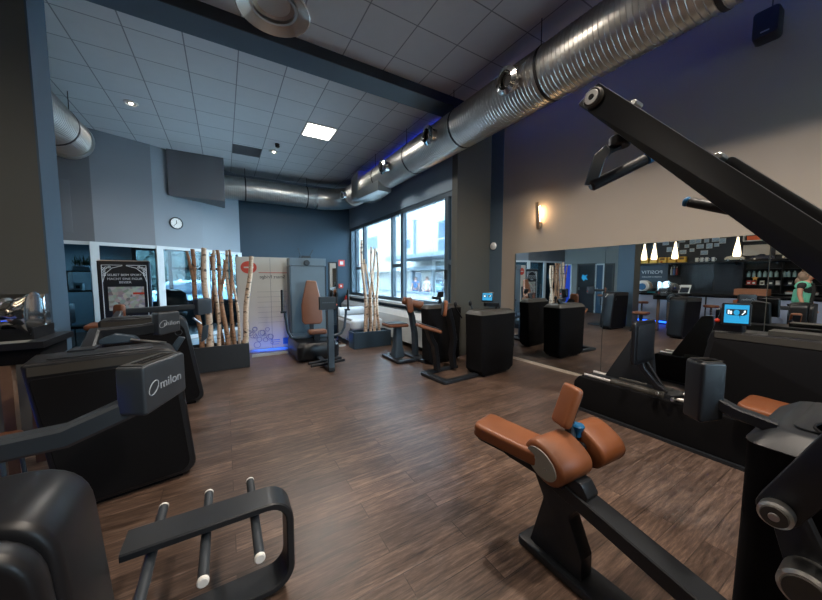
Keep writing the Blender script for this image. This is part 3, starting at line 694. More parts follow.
# backrest: tapered
M = frame((1.475,6.33,1.08), (1,-.12,0), (0,.16,1)); g = G(); g.M = M
g.prism(rnd([(-.14,-.42),(.16,-.42),(.2,-.36),(.2,-.02),(.11,.44),(-.08,.46),(-.19,-.02),(-.19,-.36)], .04), 'z', -.04, .04, .018, 4); obj('backrest', g, LTR2, t)
obj('back_post', G().bar([(1.5,6.45,.36),(1.5,6.47,.8),(1.49,6.5,1.3)], .08, .06, up=(0,1,0)), BLK, t)
pad(t, 'seat_pad', (1.53,6.15,.53), (1,-.1,0), (0,1,-.08), .34, .34, .08, LTR2); obj('seat_post', G().bar([(1.53,6.2,.33),(1.53,6.2,.5)], .12, .12, up=(0,1,0)), BLK, t)
for s, c, zt, zg in ((-1,1.5,.92,1.36),(1,1.5,.9,1.34)):
    k = .53 if s < 0 else .66
    P = [(c+s*.1,6.3,.4),(c+s*(k-.22),6.28,.4),(c+s*(k-.1),6.26,.44),(c+s*(k-.04),6.25,.55),(c+s*k,6.25,zt-.06),(c+s*k,6.25,zt)]
    o = obj('handle_arm', G().tube(P, .026, 12), BLU, t)
    obj('handle_bracket', G().box(min(c+s*k,c+s*(k+.06))-.02,max(c+s*k,c+s*(k+.06))+.02,6.22,6.28,zt,zt+.035,.006), BLK, o)
    obj('grip', G().cyl((c+s*(k+.05),6.25,zt+.03),(c+s*(k+.05),6.25,zg), .022, 14, .006), BLK, o)
obj('display_post', G().bar([(1.5,5.12,.03),(1.5,5.14,1.08)], .1, .07, up=(0,1,0)), BLU, t)
h = obj('display', G().box(1.33,1.6,5.1,5.2,1.06,1.27,.012), BLK, t); obj('display_slot', G().box(1.36,1.57,5.096,5.1,1.17,1.185), HEAD, h)
obj('stop_button', G().cyl((1.6,5.15,1.13),(1.625,5.15,1.13), .016, 12), RED, h)
obj('foot_beam', G().bar([(1.5,6.05,.06),(1.5,5.08,.05)], .1, .06), DRK, t)
for y in (5.32,5.5): obj('foot_rod', G().cyl((1.2,y-.04,.1),(1.82,y+.06,.1), .025, 14, .004), BLK, t)

# ------------------------------------------------------------------ machines by the window
def screen(t, c, n, w, h, m=CYAN, frame_m=None, d=.03, icons=True):
    n = V(n).normalized(); r = V((0,0,1)).cross(n).normalized(); M = frame(c, r, n.cross(r))
    g = G(); g.M = M; g.prism(rrect(-w/2,w/2,-h/2,h/2,.012), 'z', -d, 0, .004); o = obj('screen_case', g, frame_m or BLK, t)
    g = G(); g.M = M; g.box(-w/2+.016,w/2-.016,-h/2+.022,h/2-.016,.0002,.002); obj('screen', g, m, o)
    if icons:
        iw, ih = w-.032, h-.038
        g = G(); g.M = M; g.prism([(-iw*.42,ih*.28),(-iw*.42,ih*.02),(-iw*.3,-ih*.06),(iw*.3,-ih*.06),(iw*.42,ih*.02),(iw*.42,ih*.28)], 'z', .002, .003); q = obj('dial_band', g, SCRD, o)
        g = G(); g.M = M; g.prism([(iw*.12*math.cos(a), ih*.1+ih*.15*math.sin(a)) for a in [2*PI*i/20 for i in range(20)]], 'z', .003, .004); obj('dial', g, CYAN, o)
        g = G(); g.M = M; g.box(-iw*.36,-iw*.29,0,ih*.22,.003,.004).box(-iw*.26,-iw*.19,0,ih*.18,.003,.004); g.prism([(iw*.2,0),(iw*.24,-ih*.02),(iw*.36,ih*.14),(iw*.36,ih*.22),(iw*.28,ih*.2),(iw*.3,ih*.13)], 'z', .003, .004); obj('icons', g, SCRW, o)
    return o
def boxmachine(label, x0, x1, y0, y1, zt, bx, by0, by1, yaw=0.):
    t = thing('strength_machine', ((x0+x1)/2,(y0+y1)/2,0), label, 'exercise machine', 'machines by the window')
    piv = V(((x0+x1)/2,(y0+y1)/2,0)); RM = Matrix.Translation(piv) @ Matrix.Rotation(yaw,4,'Z') @ Matrix.Translation(-piv)
    def L(secs, name, m):
        g = G(); g.M = RM; g.loft([rect3(x0+a,x1-b_,y0+c,y1-c,z,r) for z,a,b_,c,r in secs]); return obj(name, g, m, t)
    L([(.03,.05,.1,.03,.04),(.1,.0,.04,0,.05),(.6,-.005,.03,0,.05),(zt-.07,-.03,.0,0,.05)], 'housing', FACE)
    L([(zt-.07,-.03,.0,0,.05),(zt-.015,.0,.05,.04,.05),(zt,.02,.08,.06,.05)], 'top_trim', GRY)
    L([(0,.1,.15,.05,.03),(.031,.1,.15,.05,.03)], 'plinth', BLK)
    # U-shaped floor frame
    w = .1
    g = G(); g.M = RM
    g.prism(rnd([(x0+.1,by0),(bx,by0),(bx,by1),(x0+.1,by1),(x0+.1,by1-w),(bx+w*1.3,by1-w),(bx+w*1.3,by0+w),(x0+.1,by0+w)], [0,.08,.08,0,0,.04,.04,0]), 'z', 0.001, .055, .012, 2)
    obj('floor_frame', g, DRK, t)
    return t, RM
# near one: seat, curved posts
t, RM = boxmachine('square black machine housing in front of the mirror edge with tan seat and angled pads', 3.4, 4.22, 3.55, 3.93, 1.07, 2.72, 3.66, 4.3, math.radians(4))
g = G(); g.bar([(2.98,4.12,.06),(2.96,4.12,.22),(2.9,4.1,.5),(2.8,4.06,.62),(2.72,4.03,.8)], .07, .11, up=(0,1,0)); obj('seat_post', g, BLK, t)
pad(t, 'seat_pad', (2.72,4.0,.8), (.2,1,0), (1,-.2,-.34), .24, .4, .055)
g = G(); g.bar([(3.32,4.12,.06),(3.28,4.12,.3),(3.3,4.1,.55),(3.2,4.05,.85),(3.08,4.0,1.1)], .07, .12, up=(0,1,0)); obj('back_post', g, BLK, t)
pad(t, 'back_pad', (3.02,3.98,1.1), (.45,.9,0), (.12,0,1), .17, .26, .06)
g = G(); g.tube([(3.3,4.06,1.12),(3.36,4.1,1.05),(3.48,4.1,.9)], .014, 8); obj('handle_stem', g, BLK, t)
for p in ((3.3,4.06,1.15),(3.62,4.05,1.15)): obj('handle_knob', G().ell(p,.03,.03,.05), BLK, t)
obj('handle_stem', G().tube([(3.62,4.05,1.15),(3.66,4.02,1.0)], .014, 8), BLK, t)
obj('screen_arm', G().bar([(3.95,3.74,1.06),(3.95,3.76,1.13),(3.72,3.8,1.14)], .08, .06), BLK, t)
screen(t, (3.74,3.77,1.27), (-.75,-.6,.25), .19, .16)
# far one
t, RM = boxmachine('black machine housing nearest the window pier with brown crossed rollers on its post', 3.28, 4.05, 4.36, 4.7, 1.1, 2.82, 4.86, 5.6, math.radians(-4)) if False else boxmachine('black machine with slanted slab housing below the window, brown rollers on its post', 3.1, 3.86, 4.55, 4.8, 1.1, 2.66, 4.92, 5.62, 0)
obj('frame_link', G().prism(rrect(3.1,3.35,4.72,5.62,.04), 'z', .001, .05, .01), DRK, t)
obj('seat_post', G().loft([rect3(2.78-a,2.94+a,5.2-a,5.36+a,z,.04) for z, a in ((.05,.03),(.2,.015),(.25,0),(.66,-.01))]), BLU, t)
pad(t, 'seat_pad', (2.8,5.26,.68), (0,1,0), (1,0,-.04), .34, .44, .06, LTR2)
g = G(); g.bar([(3.22,5.2,.06),(3.2,5.2,.5),(3.12,5.18,.85),(3.02,5.15,1.05)], .08, .13, up=(0,1,0)); obj('back_post', g, BLU, t)
M = Matrix.Translation((3.1,5.12,1.1)) @ V((.9,-.35,-.3)).to_track_quat('Z','Y').to_matrix().to_4x4()
obj('roller', G().lathe([(.05,-.2),(.07,-.19),(.075,0),(.075,.12),(.09,.2),(.06,.21)], 18, M), LTR2, t)
pad(t, 'cross_pad', (3.0,5.05,1.07), (1,-.3,.1), (.25,0,1), .12, .3, .07, LTR2)
obj('screen_arm', G().bar([(3.5,4.75,1.09),(3.5,4.78,1.19),(3.36,4.82,1.21)], .09, .05), BLK, t)
screen(t, (3.56,4.85,1.27), (0,1,.2), .13, .11, icons=False)

# white padded bench and radiator under the window
t = thing('radiator', (3.68,8.4,0), 'long pale radiator cover under the window sill', 'radiator')
obj('cover', G().prism([(3.5,.12),(3.93,.12),(3.93,.8),(3.62,.8),(3.5,.68)], 'y', 5.4, 10.6, .01), WHM, t)
g = G()
for k in range(26): g.box(3.66,3.9,5.5+k*.195,5.6+k*.195,.8,.806)
obj('grille', g, ALU, t); obj('foot', G().box(3.6,3.9,5.6,5.7,0,.13), ALU, t); obj('foot', G().box(3.6,3.9,10.3,10.4,0,.13), ALU, t)
t = thing('lounger', (3.1,7.7,0), 'white padded bench in front of the radiator behind the window planter', 'bench')
WU2 = mat('white_upholstery', (196,202,206), .6, noise=.05, nscale=6)
obj('seat_cushion', G().prism(rrect(2.55,3.4,7.0,8.3,.12), 'z', .32, .56, .06, 4), WU2, t)
obj('bolster', G().cyl((2.6,8.2,.66),(3.35,8.2,.66), .12, 22, .03), WU2, t)
obj('skirt', G().box(2.6,3.35,7.06,8.24,.02,.32,.02), WHM, t)
g = G(); g.prism([(2.44,.12),(2.58,.58),(2.62,.58),(2.5,.1)], 'y', 7.1, 8.2, .01); obj('throw', g, mat('grey_throw', (132,134,132), .8, noise=.15), t)
# mirror leaning on the back wall, fire things
t = thing('standing_mirror', (2.25,7.35,0), 'narrow dark-framed standing mirror just right of the tower machine', 'mirror')
g = G(); g.box(2.12,2.15,7.33,7.37,0.02,1.96).box(2.31,2.34,7.33,7.37,.02,1.96).box(2.12,2.34,7.33,7.37,1.93,1.96).box(2.12,2.34,7.33,7.37,.02,.08); obj('frame', g, BLK, t)
obj('mirror_glass', G().box(2.15,2.31,7.345,7.35,.08,1.93), MIR, t); obj('foot', G().box(2.1,2.36,7.25,7.45,0,.025,.005), BLK, t)
t = thing('fire_sign', (3.63,YB,2.1), 'upper small red sign on the petrol wall near the window corner', 'sign', 'red signs on the petrol wall')
obj('plate', G().box(3.52,3.74,YB-.012,YB-.001,1.99,2.21,.003), mat('sign_red', (208,70,62), .5), t); obj('symbol', G().box(3.57,3.69,YB-.014,YB-.012,2.04,2.16), WHT, t)
t = thing('fire_alarm', (3.58,YB,1.28), 'red fire alarm button box on the petrol wall above the extinguisher', 'alarm')
obj('box', G().box(3.5,3.66,YB-.06,YB-.001,1.2,1.36,.008), RED, t); obj('button', G().cyl((3.58,YB-.06,1.28),(3.58,YB-.068,1.28), .035, 16), WHT, t)
t = thing('fire_extinguisher', (3.78,YB-.16,.5), 'red fire extinguisher low on the petrol wall beside the window corner', 'extinguisher')
M = Matrix.Translation((3.78,YB-.13,.5))
obj('bottle', G().lathe([(0,0),(.085,0),(.095,.02),(.095,.34),(.07,.41),(.03,.44),(0,.44)], 24, M), mat('extinguisher_red', (200,36,28), .3), t)
obj('valve', G().box(3.75,3.81,YB-.16,YB-.1,.94,1.0,.006), BLK, t); obj('hose', G().tube([(3.8,YB-.15,.97),(3.9,YB-.18,.9),(3.89,YB-.16,.7),(3.87,YB-.14,.62)], .012, 8), BLK, t)
obj('label_band', G().tube([(3.78,YB-.13,.66),(3.78,YB-.13,.78)], .096, 24), WHT, t); obj('wall_hook', G().box(3.76,3.8,YB-.04,YB,.8,.92,.004), BLK, t)
t = thing('floor_light', (2.1,6.9,0), 'blue strip light on the floor between tower machine and window planter', 'light strip')
obj('channel', G().box(1.95,2.36,6.9,6.912,0,.04,.003).box(1.95,2.36,6.912,6.95,0,.006), WHM, t); obj('diode_tape', G().box(1.96,2.35,6.9125,6.918,.01,.036), mat('blue_floor_led_b', (60,120,255), .4, emit=(60,120,255), estr=10), t)

# clock on the partition
c0 = V((-.97,9.727,2.93)); d = V(PT[3]+(0,))-V(PT[2]+(0,)); nn = V((d.y,-d.x,0)).normalized()
M = frame(c0, d, (0,0,1)) @ Matrix.Scale(.8, 4)
t = thing('wall_clock', c0, 'round wall clock with silver rim on the pale partition wall', 'clock')
obj('rim', G().lathe([(.15,-.01),(.18,-.005),(.185,.03),(.165,.045),(.155,.03)], 32, M, True), DRK, t); obj('dial', G().lathe([(0,0),(.16,0),(.16,.025),(0,.025)], 32, M), WHT, t)
g = G(); g.M = M; g.box(-.008,.008,-.02,.09,.026,.03); obj('hour_hand', g, BLK, t)
g = G(); g.M = M @ Matrix.Rotation(2.4,4,'Z'); g.box(-.006,.006,-.02,.13,.03,.033); obj('minute_hand', g, BLK, t)
g = G()
for k in range(12): g.M = M @ Matrix.Rotation(PI/6*k,4,'Z'); g.box(-.004,.004,.125,.145,.0251,.027)
obj('hour_marks', g, BLK, t)
# poster display in front of the partition
M = frame((-2.13,8.5,.3), (1,-.02,0), (0,0,1)); t = thing('poster_stand', (-1.74,8.5,0), 'black poster stand with white lettering and scroll corners before the glazed partition', 'poster stand')
def PMm(g): g.M = M; return g
obj('panel', PMm(G()).box(0,.78,-.3,1.62,-.06,0,.006), mat('poster_black', (18,24,32), .35, noise=.2), t)
obj('top_rail', PMm(G()).box(-.01,.79,1.62,1.64,-.07,.01,.004), STL, t); obj('side_rail', PMm(G()).box(.775,.8,-.3,1.62,-.065,.005,.003), BLUC, t)
obj('side_rail', PMm(G()).box(-.02,.005,-.3,1.62,-.065,.005,.003), BLK, t)
for i, (s, z, h) in enumerate((('SELBST BEIM SPORT', 1.34, .062), ('MACHT EINE FIGUR', 1.26, .062), ('BESSER', 1.19, .062), ('FÜR JEDEN', .48, .06), ('NUR MITGLIEDER', .40, .06), ('10%', .28, .09))):
    text('lettering', s, h, M @ Matrix.Translation((.39 if i < 3 else .48, z, .001)), INK, t, .0006)
g = PMm(G())
for sx in (0, 1):
    X = lambda x: .39+(x-.39)*(1 if sx else -1)
    for k in range(3): g.tube([(X(.72-.05*k+.018*math.cos(q)), 1.5-.0*k-.03*(2-k)*.5+.018*math.sin(q), .002) for q in [2*PI*i/12 for i in range(13)]], .006, 5)
    for k in range(3): g.tube([(X(.7+.018*math.cos(q)), 1.44-.05*k+.018*math.sin(q), .002) for q in [2*PI*i/12 for i in range(13)]], .006, 5)
    g.tube([(X(.735),1.54,.002),(X(.735),.2,.002)], .006, 6); g.tube([(X(.735),1.54,.002),(X(.42),1.54,.002)], .006, 6)
    g.tube([(X(.73),1.2,.002),(X(.69),1.36,.002),(X(.58),1.48,.002),(X(.42),1.53,.002)], .006, 6)
obj('scroll_border', g, INK, t)
g = PMm(G()); g.box(.12,.68,.62,1.1,.0004,.002); PP = mat('poster_picture', (120,110,100), .5); _n = PP.node_tree.nodes; _v = _n.new('ShaderNodeTexVoronoi'); _v.inputs['Scale'].default_value = 16; PP.node_tree.links.new(_n['Texture Coordinate'].outputs['Object'], _v.inputs['Vector'])
_h = _n.new('ShaderNodeHueSaturation'); _h.inputs['Saturation'].default_value = .25; _h.inputs['Value'].default_value = .55; PP.node_tree.links.new(_v.outputs['Color'], _h.inputs['Color']); PP.node_tree.links.new(_h.outputs[0], _n['Principled BSDF'].inputs['Base Color'])
obj('picture', g, PP, t)
g = PMm(G()); g.box(.5,.68,.94,.98,.002,.003); obj('red_bar', g, RED, t)
t = None

# ------------------------------------------------------------------ tan leg bench, front centre
t = thing('leg_bench', (1.54,.9,0), 'tan leather leg bench with twin rollers and long sloping bar in the front centre', 'exercise bench')
g = G(); g.prism(rnd([(1.46,-.5),(1.64,-.5),(1.64,1.19),(1.46,1.19)], [0,0,.03,.03]), 'z', 0, .05, .01); obj('base_rail', g, DRK, t)
g = G(); g.prism(rnd([(1.13,.05),(.82,.05),(.82,.16),(.9,.34),(.8,.5),(.84,.56),(1.0,.56),(1.12,.6),(1.14,.52),(1.05,.36)], [0,0,.01,.04,.02,.02,.02,.02,.02,.04]), 'x', 1.5, 1.6, .008); obj('pillar', g, DRK, t)
obj('sloping_bar', G().bar([(1.55,.98,.48),(1.55,.2,.30),(1.55,-.42,.08)], .12, .08), DRK, t)
# frame carrying the seat
obj('seat_beam', G().bar([(1.5,.92,.52),(1.42,1.2,.58),(1.38,1.42,.64)], .07, .06), DRK, t)
pad(t, 'seat_pad', (1.435,1.215,.645), (1,.28,0), (-.2,1,.1), .22, .44, .085, r=.055)
# rollers
def roller(x0, x1, name):
    M = frame((x0, .985, .63), (0,-.9,-.43), (0,.43,-.9))
    q = [(math.copysign(abs(math.cos(a))**.8,math.cos(a))*.125, math.copysign(abs(math.sin(a))**.8,math.sin(a))*.085) for a in [2*PI*i/32 for i in range(32)]]
    d = V((1,-.1,.05)); a, b = V((x0,.985,.63)), V((x0,.985,.63)) + d*(x1-x0); rings = []
    for f, s in ((0,.82),(.03,.95),(.07,1),(.93,1),(.97,.95),(1,.82)):
        p = a.lerp(b, f); rings.append([p + V((0,-.86*u*s+.5*v*s,-.5*u*s-.86*v*s)) for u, v in q])
    o = obj(name, G().loft(rings), LTR, t, ang=.9)
    return o, a, d
o, a, d = roller(1.385, 1.62, 'thigh_roller')
q = [(.095*math.cos(k), .064*math.sin(k)) for k in [2*PI*i/28 for i in range(28)]]
obj('end_plate', G().loft([[a-d*e + V((0,-.86*u+.5*v,-.5*u-.86*v)) for u, v in q] for e in (-.004,.008)]), mat('grey_plate', (134,132,124), .45), o)
for s in (-.035,.035): obj('screw', G().ell(a-d*.008+V((0,-.86*s,-.5*s)), .004,.006,.006, 8, 6), CHR, o)
o, a2, d = roller(1.70, 1.9, 'thigh_roller'); o.location += V((0,-.03,.015))
obj('roller_axle', G().cyl((1.55,.97,.64),(1.8,.94,.65), .025), BLK, t)
obj('pad_post', G().bar([(1.64,.985,.56),(1.655,1.0,.74),(1.665,1.045,.88)], .05, .04, up=(1,0,0)), BLU, t)
pad(t, 'knee_pad', (1.615,1.0,.885), (-.35,-.94,0), (.24,-.36,1), .13, .235, .05, r=.03)
obj('post_base', G().bar([(1.62,.96,.36),(1.63,.97,.6)], .075, .045, up=(1,0,0)), BLU, t)
o = obj('knob', G().lathe([(0,0),(.02,0),(.018,.02),(.034,.05),(.036,.062),(.03,.07),(0,.07)], 20, Matrix.Translation((1.685,.975,.7))), BLP, t)
obj('knob_stem', G().cyl((1.685,.975,.6),(1.685,.975,.7), .012), BLK, o)

# ------------------------------------------------------------------ lever machine at the right edge
t = thing('lever_machine', (2.1,-.2,0), 'black machine with big overhead lever arm and jointed links at the right edge', 'exercise machine')
def ringR(y0, y1, z, x0, x1, r): return rect3(x0, x1, y0, y1, z, r)
g = G(); g.loft([ringR(-.9+a,.37-b_,z,1.9+c,2.6,.07) for z,a,b_,c in ((.03,.03,-.02,.05),(.5,0,-.005,.0),(.9,0,.0,-.02))]); obj('housing', g, FACE, t)
g = G(); g.loft([ringR(-.9+a,.37-a,z,1.88+a,2.6-a,.07) for z,a in ((.9,0),(.905,-.004),(.965,.06),(.975,.08))]); obj('top_trim', g, DRK, t)
g = G(); g.prism(rrect(2.0,2.5,-.8,.26,.05), 'z', .975, .985, .004); obj('top_cover', g, DRK, t)
g = G(); g.loft([[(2.07+a*s, .17+b_*s*.6, z) for a, b_ in [(.075*math.cos(k), .06*math.sin(k)) for k in [2*PI*i/24 for i in range(24)]]] for z, s in ((.985,1.15),(.992,1.1),(.992,.95),(.98,.9))]); obj('cup_recess', g, FACE, t)
obj('plinth', G().box(1.97,2.55,-.85,.3,0,.031), BLK, t)
# display arm and head
obj('display_arm', G().bar([(2.0,.3,.96),(1.98,.42,.985),(1.965,.52,1.03)], .06, .05), DRK, t)
head(t, (1.95,.525,1.06), math.radians(235), w=.11, h=.29, d=.1, hm=DRK, logo=False, button=False, screen=False)
# overhead lever
tip, low = V((1.45,.845,2.415)), V((1.45,-.5,.93)); dv = (low-tip).normalized(); up = V((0,-dv.z,dv.y)) if dv.y < 0 else V((0,dv.z,-dv.y))
if up.z < 0: up = -up
g = G(); M = frame((1.45,tip.y,tip.z), dv, up); g.M = M; Lg = (low-tip).length
g.prism(rnd([(0,-.045),(.02,.055),(Lg,.055),(Lg,-.05)], [.004,.012,.05,.05]), 'z', -.035, .035, .006)
lv = obj('lever_arm', g, DRK, t)
def xcyl(p, r, x0, x1, name, m, par, b_=.006): return obj(name, G().cyl((x0,p[1],p[2]),(x1,p[1],p[2]), r, 28, b_), m, par)
pv = tip + dv*.055 + up*.004
xcyl(pv, .042, 1.395, 1.42, 'pivot_cap', GRY, lv); xcyl(pv, .012, 1.387, 1.394, 'pivot_screw', DRK, lv, .002); xcyl(pv, .03, 1.39, 1.396, 'pivot_ring', STL, lv, .002)
# parallel link behind, bolts
g = G(); g.M = frame(tip+V((.09,0,0))+dv*.6+up*.05, dv, up); g.prism(rnd([(0,-.03),(0,.03),(Lg-.6,.03),(Lg-.6,-.03)], .02), 'z', -.02, .02, .006); obj('parallel_link', g, DRK, t)
for f in (.2,.6): 
    p = tip+dv*f+up*.06; obj('link_bolt', G().cyl(p+V((.0,0,0)), p+V((.06,0,0)), .012, 16, .003), STL, lv)
# stirrup handle
p0 = tip + dv*.235 - up*.05
o = obj('handle_swivel', G().cyl(p0+V((.03,0,-.005)), p0+V((.03,0,-.05)), .042, 20, .006), BLK, lv)
obj('handle_strap', G().bar([p0+V((.03,0,-.05)), p0+V((.0,.03,-.055)), p0+V((-.02,.055,-.085)), p0+V((-.03,.085,-.2))], .012, .05, up=(-.5,.86,0), b=.003), BLU, lv)
ga = p0+V((-.03,.085,-.205)); gb = p0+V((.13,-.06,-.10))
gr = obj('grip', G().cyl(ga, gb, .024, 18, .008), BLK, lv); obj('grip_cap', G().cyl(gb, gb+(gb-ga).normalized()*.03, .025, 18, .004), BLP, gr)
ga, gb = V((1.72,.555,1.92)), V((1.70,.38,1.845)); gr = obj('rear_grip', G().cyl(ga, gb, .02, 18, .006), BLK, t); obj('grip_cap', G().cyl(ga, ga+(ga-gb).normalized()*.015, .0205, 18, .004), BLP, gr)
obj('grip_stem', G().bar([gb, (1.6,.33,1.83),(1.54,.28,1.86)], .03, .03), BLK, t)
# joint links beside the housing
d1, d2, u0 = V((1.62,.225,.78)), V((1.62,.148,.56)), V((1.62,.02,1.24))
def link(a, b_, w0, w1, x0, x1, name):
    a, b_ = V(a), V(b_); d = (b_-a).normalized(); n = V((0,-d.z,d.y)); M = frame((0,a.y,a.z), d, n); L = (b_-a).length
    pts = [(-w0*math.cos(q), w0*math.sin(q)) for q in [-PI/2+PI*k/10 for k in range(11)]] + [(L+w1*math.cos(q), w1*math.sin(q)) for q in [PI/2-PI*k/10 for k in range(11)]]
    g = G(); g.M = M; s = 1 if (M.to_3x3() @ V((0,0,1))).x > 0 else -1
    g.prism(pts, 'z', s*x0, s*x1, .006); return obj(name, g, DRK, t)
link(d1, u0, .055, .06, 1.64, 1.7, 'upper_link'); link(d1, d2, .045, .06, 1.71, 1.76, 'lower_link')
l1 = obj('joint_disc', G().cyl((1.59,d1.y,d1.z),(1.64,d1.y,d1.z), .044, 30, .008), STL, t); obj('disc_face', G().cyl((1.584,d1.y,d1.z),(1.5905,d1.y,d1.z), .035, 30, .003), GRY, l1); obj('disc_screw', G().cyl((1.578,d1.y,d1.z),(1.585,d1.y,d1.z), .014, 16, .002), STL, l1)
l2 = obj('joint_disc', G().cyl((1.6,d2.y-.0,d2.z),(1.71,d2.y,d2.z), .066, 30, .01), STL, t); obj('disc_face', G().cyl((1.594,d2.y,d2.z),(1.601,d2.y,d2.z), .053, 30, .003), GRY, l2)
obj('link_axle', G().cyl((1.76,d2.y,d2.z),(1.95,d2.y-.05,d2.z), .03), BLK, t); obj('link_axle', G().cyl((1.7,.02,1.24),(1.7,-.3,1.2), .02), BLK, t); obj('link_mount', G().bar([(1.7,-.3,1.2),(1.98,-.35,.97)], .06, .06), BLK, t)
obj('lever_mount', G().bar([(1.45,-.46,.97),(1.7,-.5,.97),(2.0,-.5,.95)], .08, .1), BLK, t)

# ------------------------------------------------------------------ long press machine in front of the mirror
t = thing('press_machine', (3.85,1.2,0), 'long low black press machine with square foot plate, chrome rails and blue screen at right', 'exercise machine')
g = G(); g.prism(rnd([(.1,.02),(2.1,.02),(2.18,.12),(2.18,.33),(2.12,.41),(.1,.41)], [.02,.04,.06,.05,.05,.02]), 'x', 3.64, 3.98, .015, 3); obj('base_rail', g, FACE, t)
obj('floor_edge', G().box(3.61,4.0,.1,2.12,0,.03,.006), DRK, t); obj('top_edge', G().box(3.76,3.86,.1,2.06,.4,.43,.006), DRK, t)
g = G(); g.cyl((3.7,.1,.425),(3.7,2.08,.425), .017).cyl((3.9,.1,.425),(3.9,2.08,.425), .017)
obj('slide_rail', G().cyl((3.7,.1,.425),(3.7,2.08,.425), .02, 16), RAIL, t); obj('slide_rail', G().cyl((3.9,.1,.425),(3.9,2.08,.425), .02, 16), RAIL, t); g.bm.free()
for x in (3.7,3.9): obj('rail_sleeve', G().cyl((x,1.28,.425),(x,1.78,.425), .04, 18, .006), GRY, t)
obj('carriage', G().box(3.68,3.92,1.2,1.5,.4,.45,.01), DRK, t)
fp = obj('foot_plate', G().prism(rrect(3.43,3.86,.72,1.16,.05), 'y', 1.45, 1.49, .012, 3), BLK, t)
obj('plate_mat', G().prism(rrect(3.47,3.82,.76,1.12,.04), 'y', 1.442, 1.451, .004), DRK, fp)
obj('plate_stem', G().bar([(3.68,1.5,.8),(3.68,1.48,.66),(3.72,1.36,.5),(3.74,1.28,.45)], .07, .05), BLK, t)
obj('stem_brace', G().bar([(3.76,1.5,.74),(3.78,1.38,.55),(3.78,1.32,.46)], .04, .04), BLK, t)
g = G(); g.prism(rnd([(1.42,.4),(1.95,.4),(1.62,1.04),(1.5,1.06)], .03), 'x', 3.87, 3.92, .008); obj('side_fin', g, DRK, t)
for p in ((3.62,1.3,.46),(3.62,1.18,.44)): obj('locking_knob', G().cyl(p,(p[0]-.05,p[1],p[2]+.01), .018, 14, .004), STL, t)
obj('locking_lever', G().cyl((3.66,1.2,.45),(3.58,1.06,.52), .014, 12, .004), BLK, t)
pad(t, 'seat_pad', (3.7,.5,.53), (1,0,0), (0,1,.06), .42, .5, .09, r=.08)
M = frame((3.7,.1,.8),(1,0,0),(0,-.45,1)); g = G(); g.M = M; g.prism(rrect(-.21,.21,-.32,.4,.07), 'z', -.04, .04, .02, 3); obj('backrest', g, LTR, t)
obj('seat_frame', G().box(3.6,3.8,.0,.65,.38,.485,.01), DRK, t); obj('back_frame', G().bar([(3.7,.1,.4),(3.7,.0,.7),(3.7,-.15,1.0)], .1, .06, up=(0,1,0)), DRK, t)
obj('seat_lever', G().tube([(3.5,.42,.5),(3.46,.44,.56),(3.47,.48,.6)], .008, 8), CHR, t)
# slab housing by the mirror
g = G(); g.prism(rnd([(1.3,.03),(-.7,.03),(-.7,1.06),(1.13,1.06)], [.06,.02,.04,.05], 6), 'x', 4.28, 4.6, .02, 3); obj('housing', g, BLK, t)
g = G(); g.prism(rnd([(1.24,.06),(-.68,.06),(-.68,.97),(1.1,.97)], [.05,.02,.02,.05], 6), 'x', 4.272, 4.282, .004); obj('side_panel', g, FACE, t)
obj('top_trim', G().box(4.272,4.29,-.68,1.1,.985,1.045,.004), GRY, t); obj('plinth', G().box(4.32,4.56,-.65,1.2,0,.031), BLK, t)
obj('top_cover', G().box(4.34,4.55,-.6,.75,1.06,1.1,.015), GRY, t)
g = G(); g.prism(rnd([(1.17,.9),(.9,.98),(.92,1.3),(1.06,1.32)], .025), 'x', 4.3, 4.42, .012); obj('screen_post', g, BLK, t)
screen(t, (4.235,.945,1.24), (-.93,-.36,.05), .2, .215)
obj('screen_arm', G().box(4.24,4.32,.92,1.02,1.18,1.26,.01), BLK, t); obj('stop_button', G().ell((4.285,1.09,1.16),.022,.022,.022), RED, t)

# ------------------------------------------------------------------ the bar along the left wall
FRONT = mat('counter_front', (150,164,190), .3, noise=.08, nscale=3)
t = thing('bar_counter', (-3.3,2.6,0), 'bar counter with grey-blue front panels and blue lit foot, in the mirror', 'counter')
obj('worktop', G().box(-3.72,-2.96,.3,5.2,1.02,1.06,.008), BLK, t); obj('carcass', G().box(-3.6,-3.04,.35,5.15,.12,1.02), FACE, t)
for k in range(5):
    y0 = .38+k*.955; obj('front_panel', G().box(-3.045,-3.02,y0,y0+.92,.14,.98,.006), FRONT, t)
obj('kick_light', G().box(-3.06,-3.03,.4,5.1,.05,.11,.004), mat('kick_led', (40,90,255), .4, emit=(30,90,255), estr=3), t)
obj('plinth', G().box(-3.55,-3.1,.4,5.1,0,.12), BLK, t)
for z0, z1 in ((.74,.94),(1.08,1.26)): obj('wood_rail', G().box(-3.02 if z0 < 1 else -3.5,-2.95,1.98,2.62,z0,z1,.03,3), mat('rail_wood', (158,106,76), .5, noise=.15), t)
WX = XL+.001
struct('wall_bar_panel', G().box(XL, XL+.02, .2, 6.1, 0, 3.4), DARKW)
t = thing('wall_sign', (WX,5.2,1.72), 'slate sign panel with pale lettering and subtitle behind the bar, in the mirror', 'sign')
obj('panel', G().box(XL+.021,XL+.04,4.7,6.0,1.42,2.06,.004), mat('sign_slate', (50,66,82), .5), t)
Msg = frame((XL+.041,5.2,1.78),(0,1,0),(0,0,1))
text('lettering', 'POSITIV', .17, Msg, INK, t, .002, sx=1.15); text('subtitle', 'FITNESS & WELLNESS', .065, frame((XL+.041,5.2,1.6),(0,1,0),(0,0,1)), INK, t, .002, sx=1.05)
t = thing('wall_shelf', (WX,3.6,2.1), 'long dark shelf above the bar carrying yellow boxes and model cars, in the mirror', 'shelf')
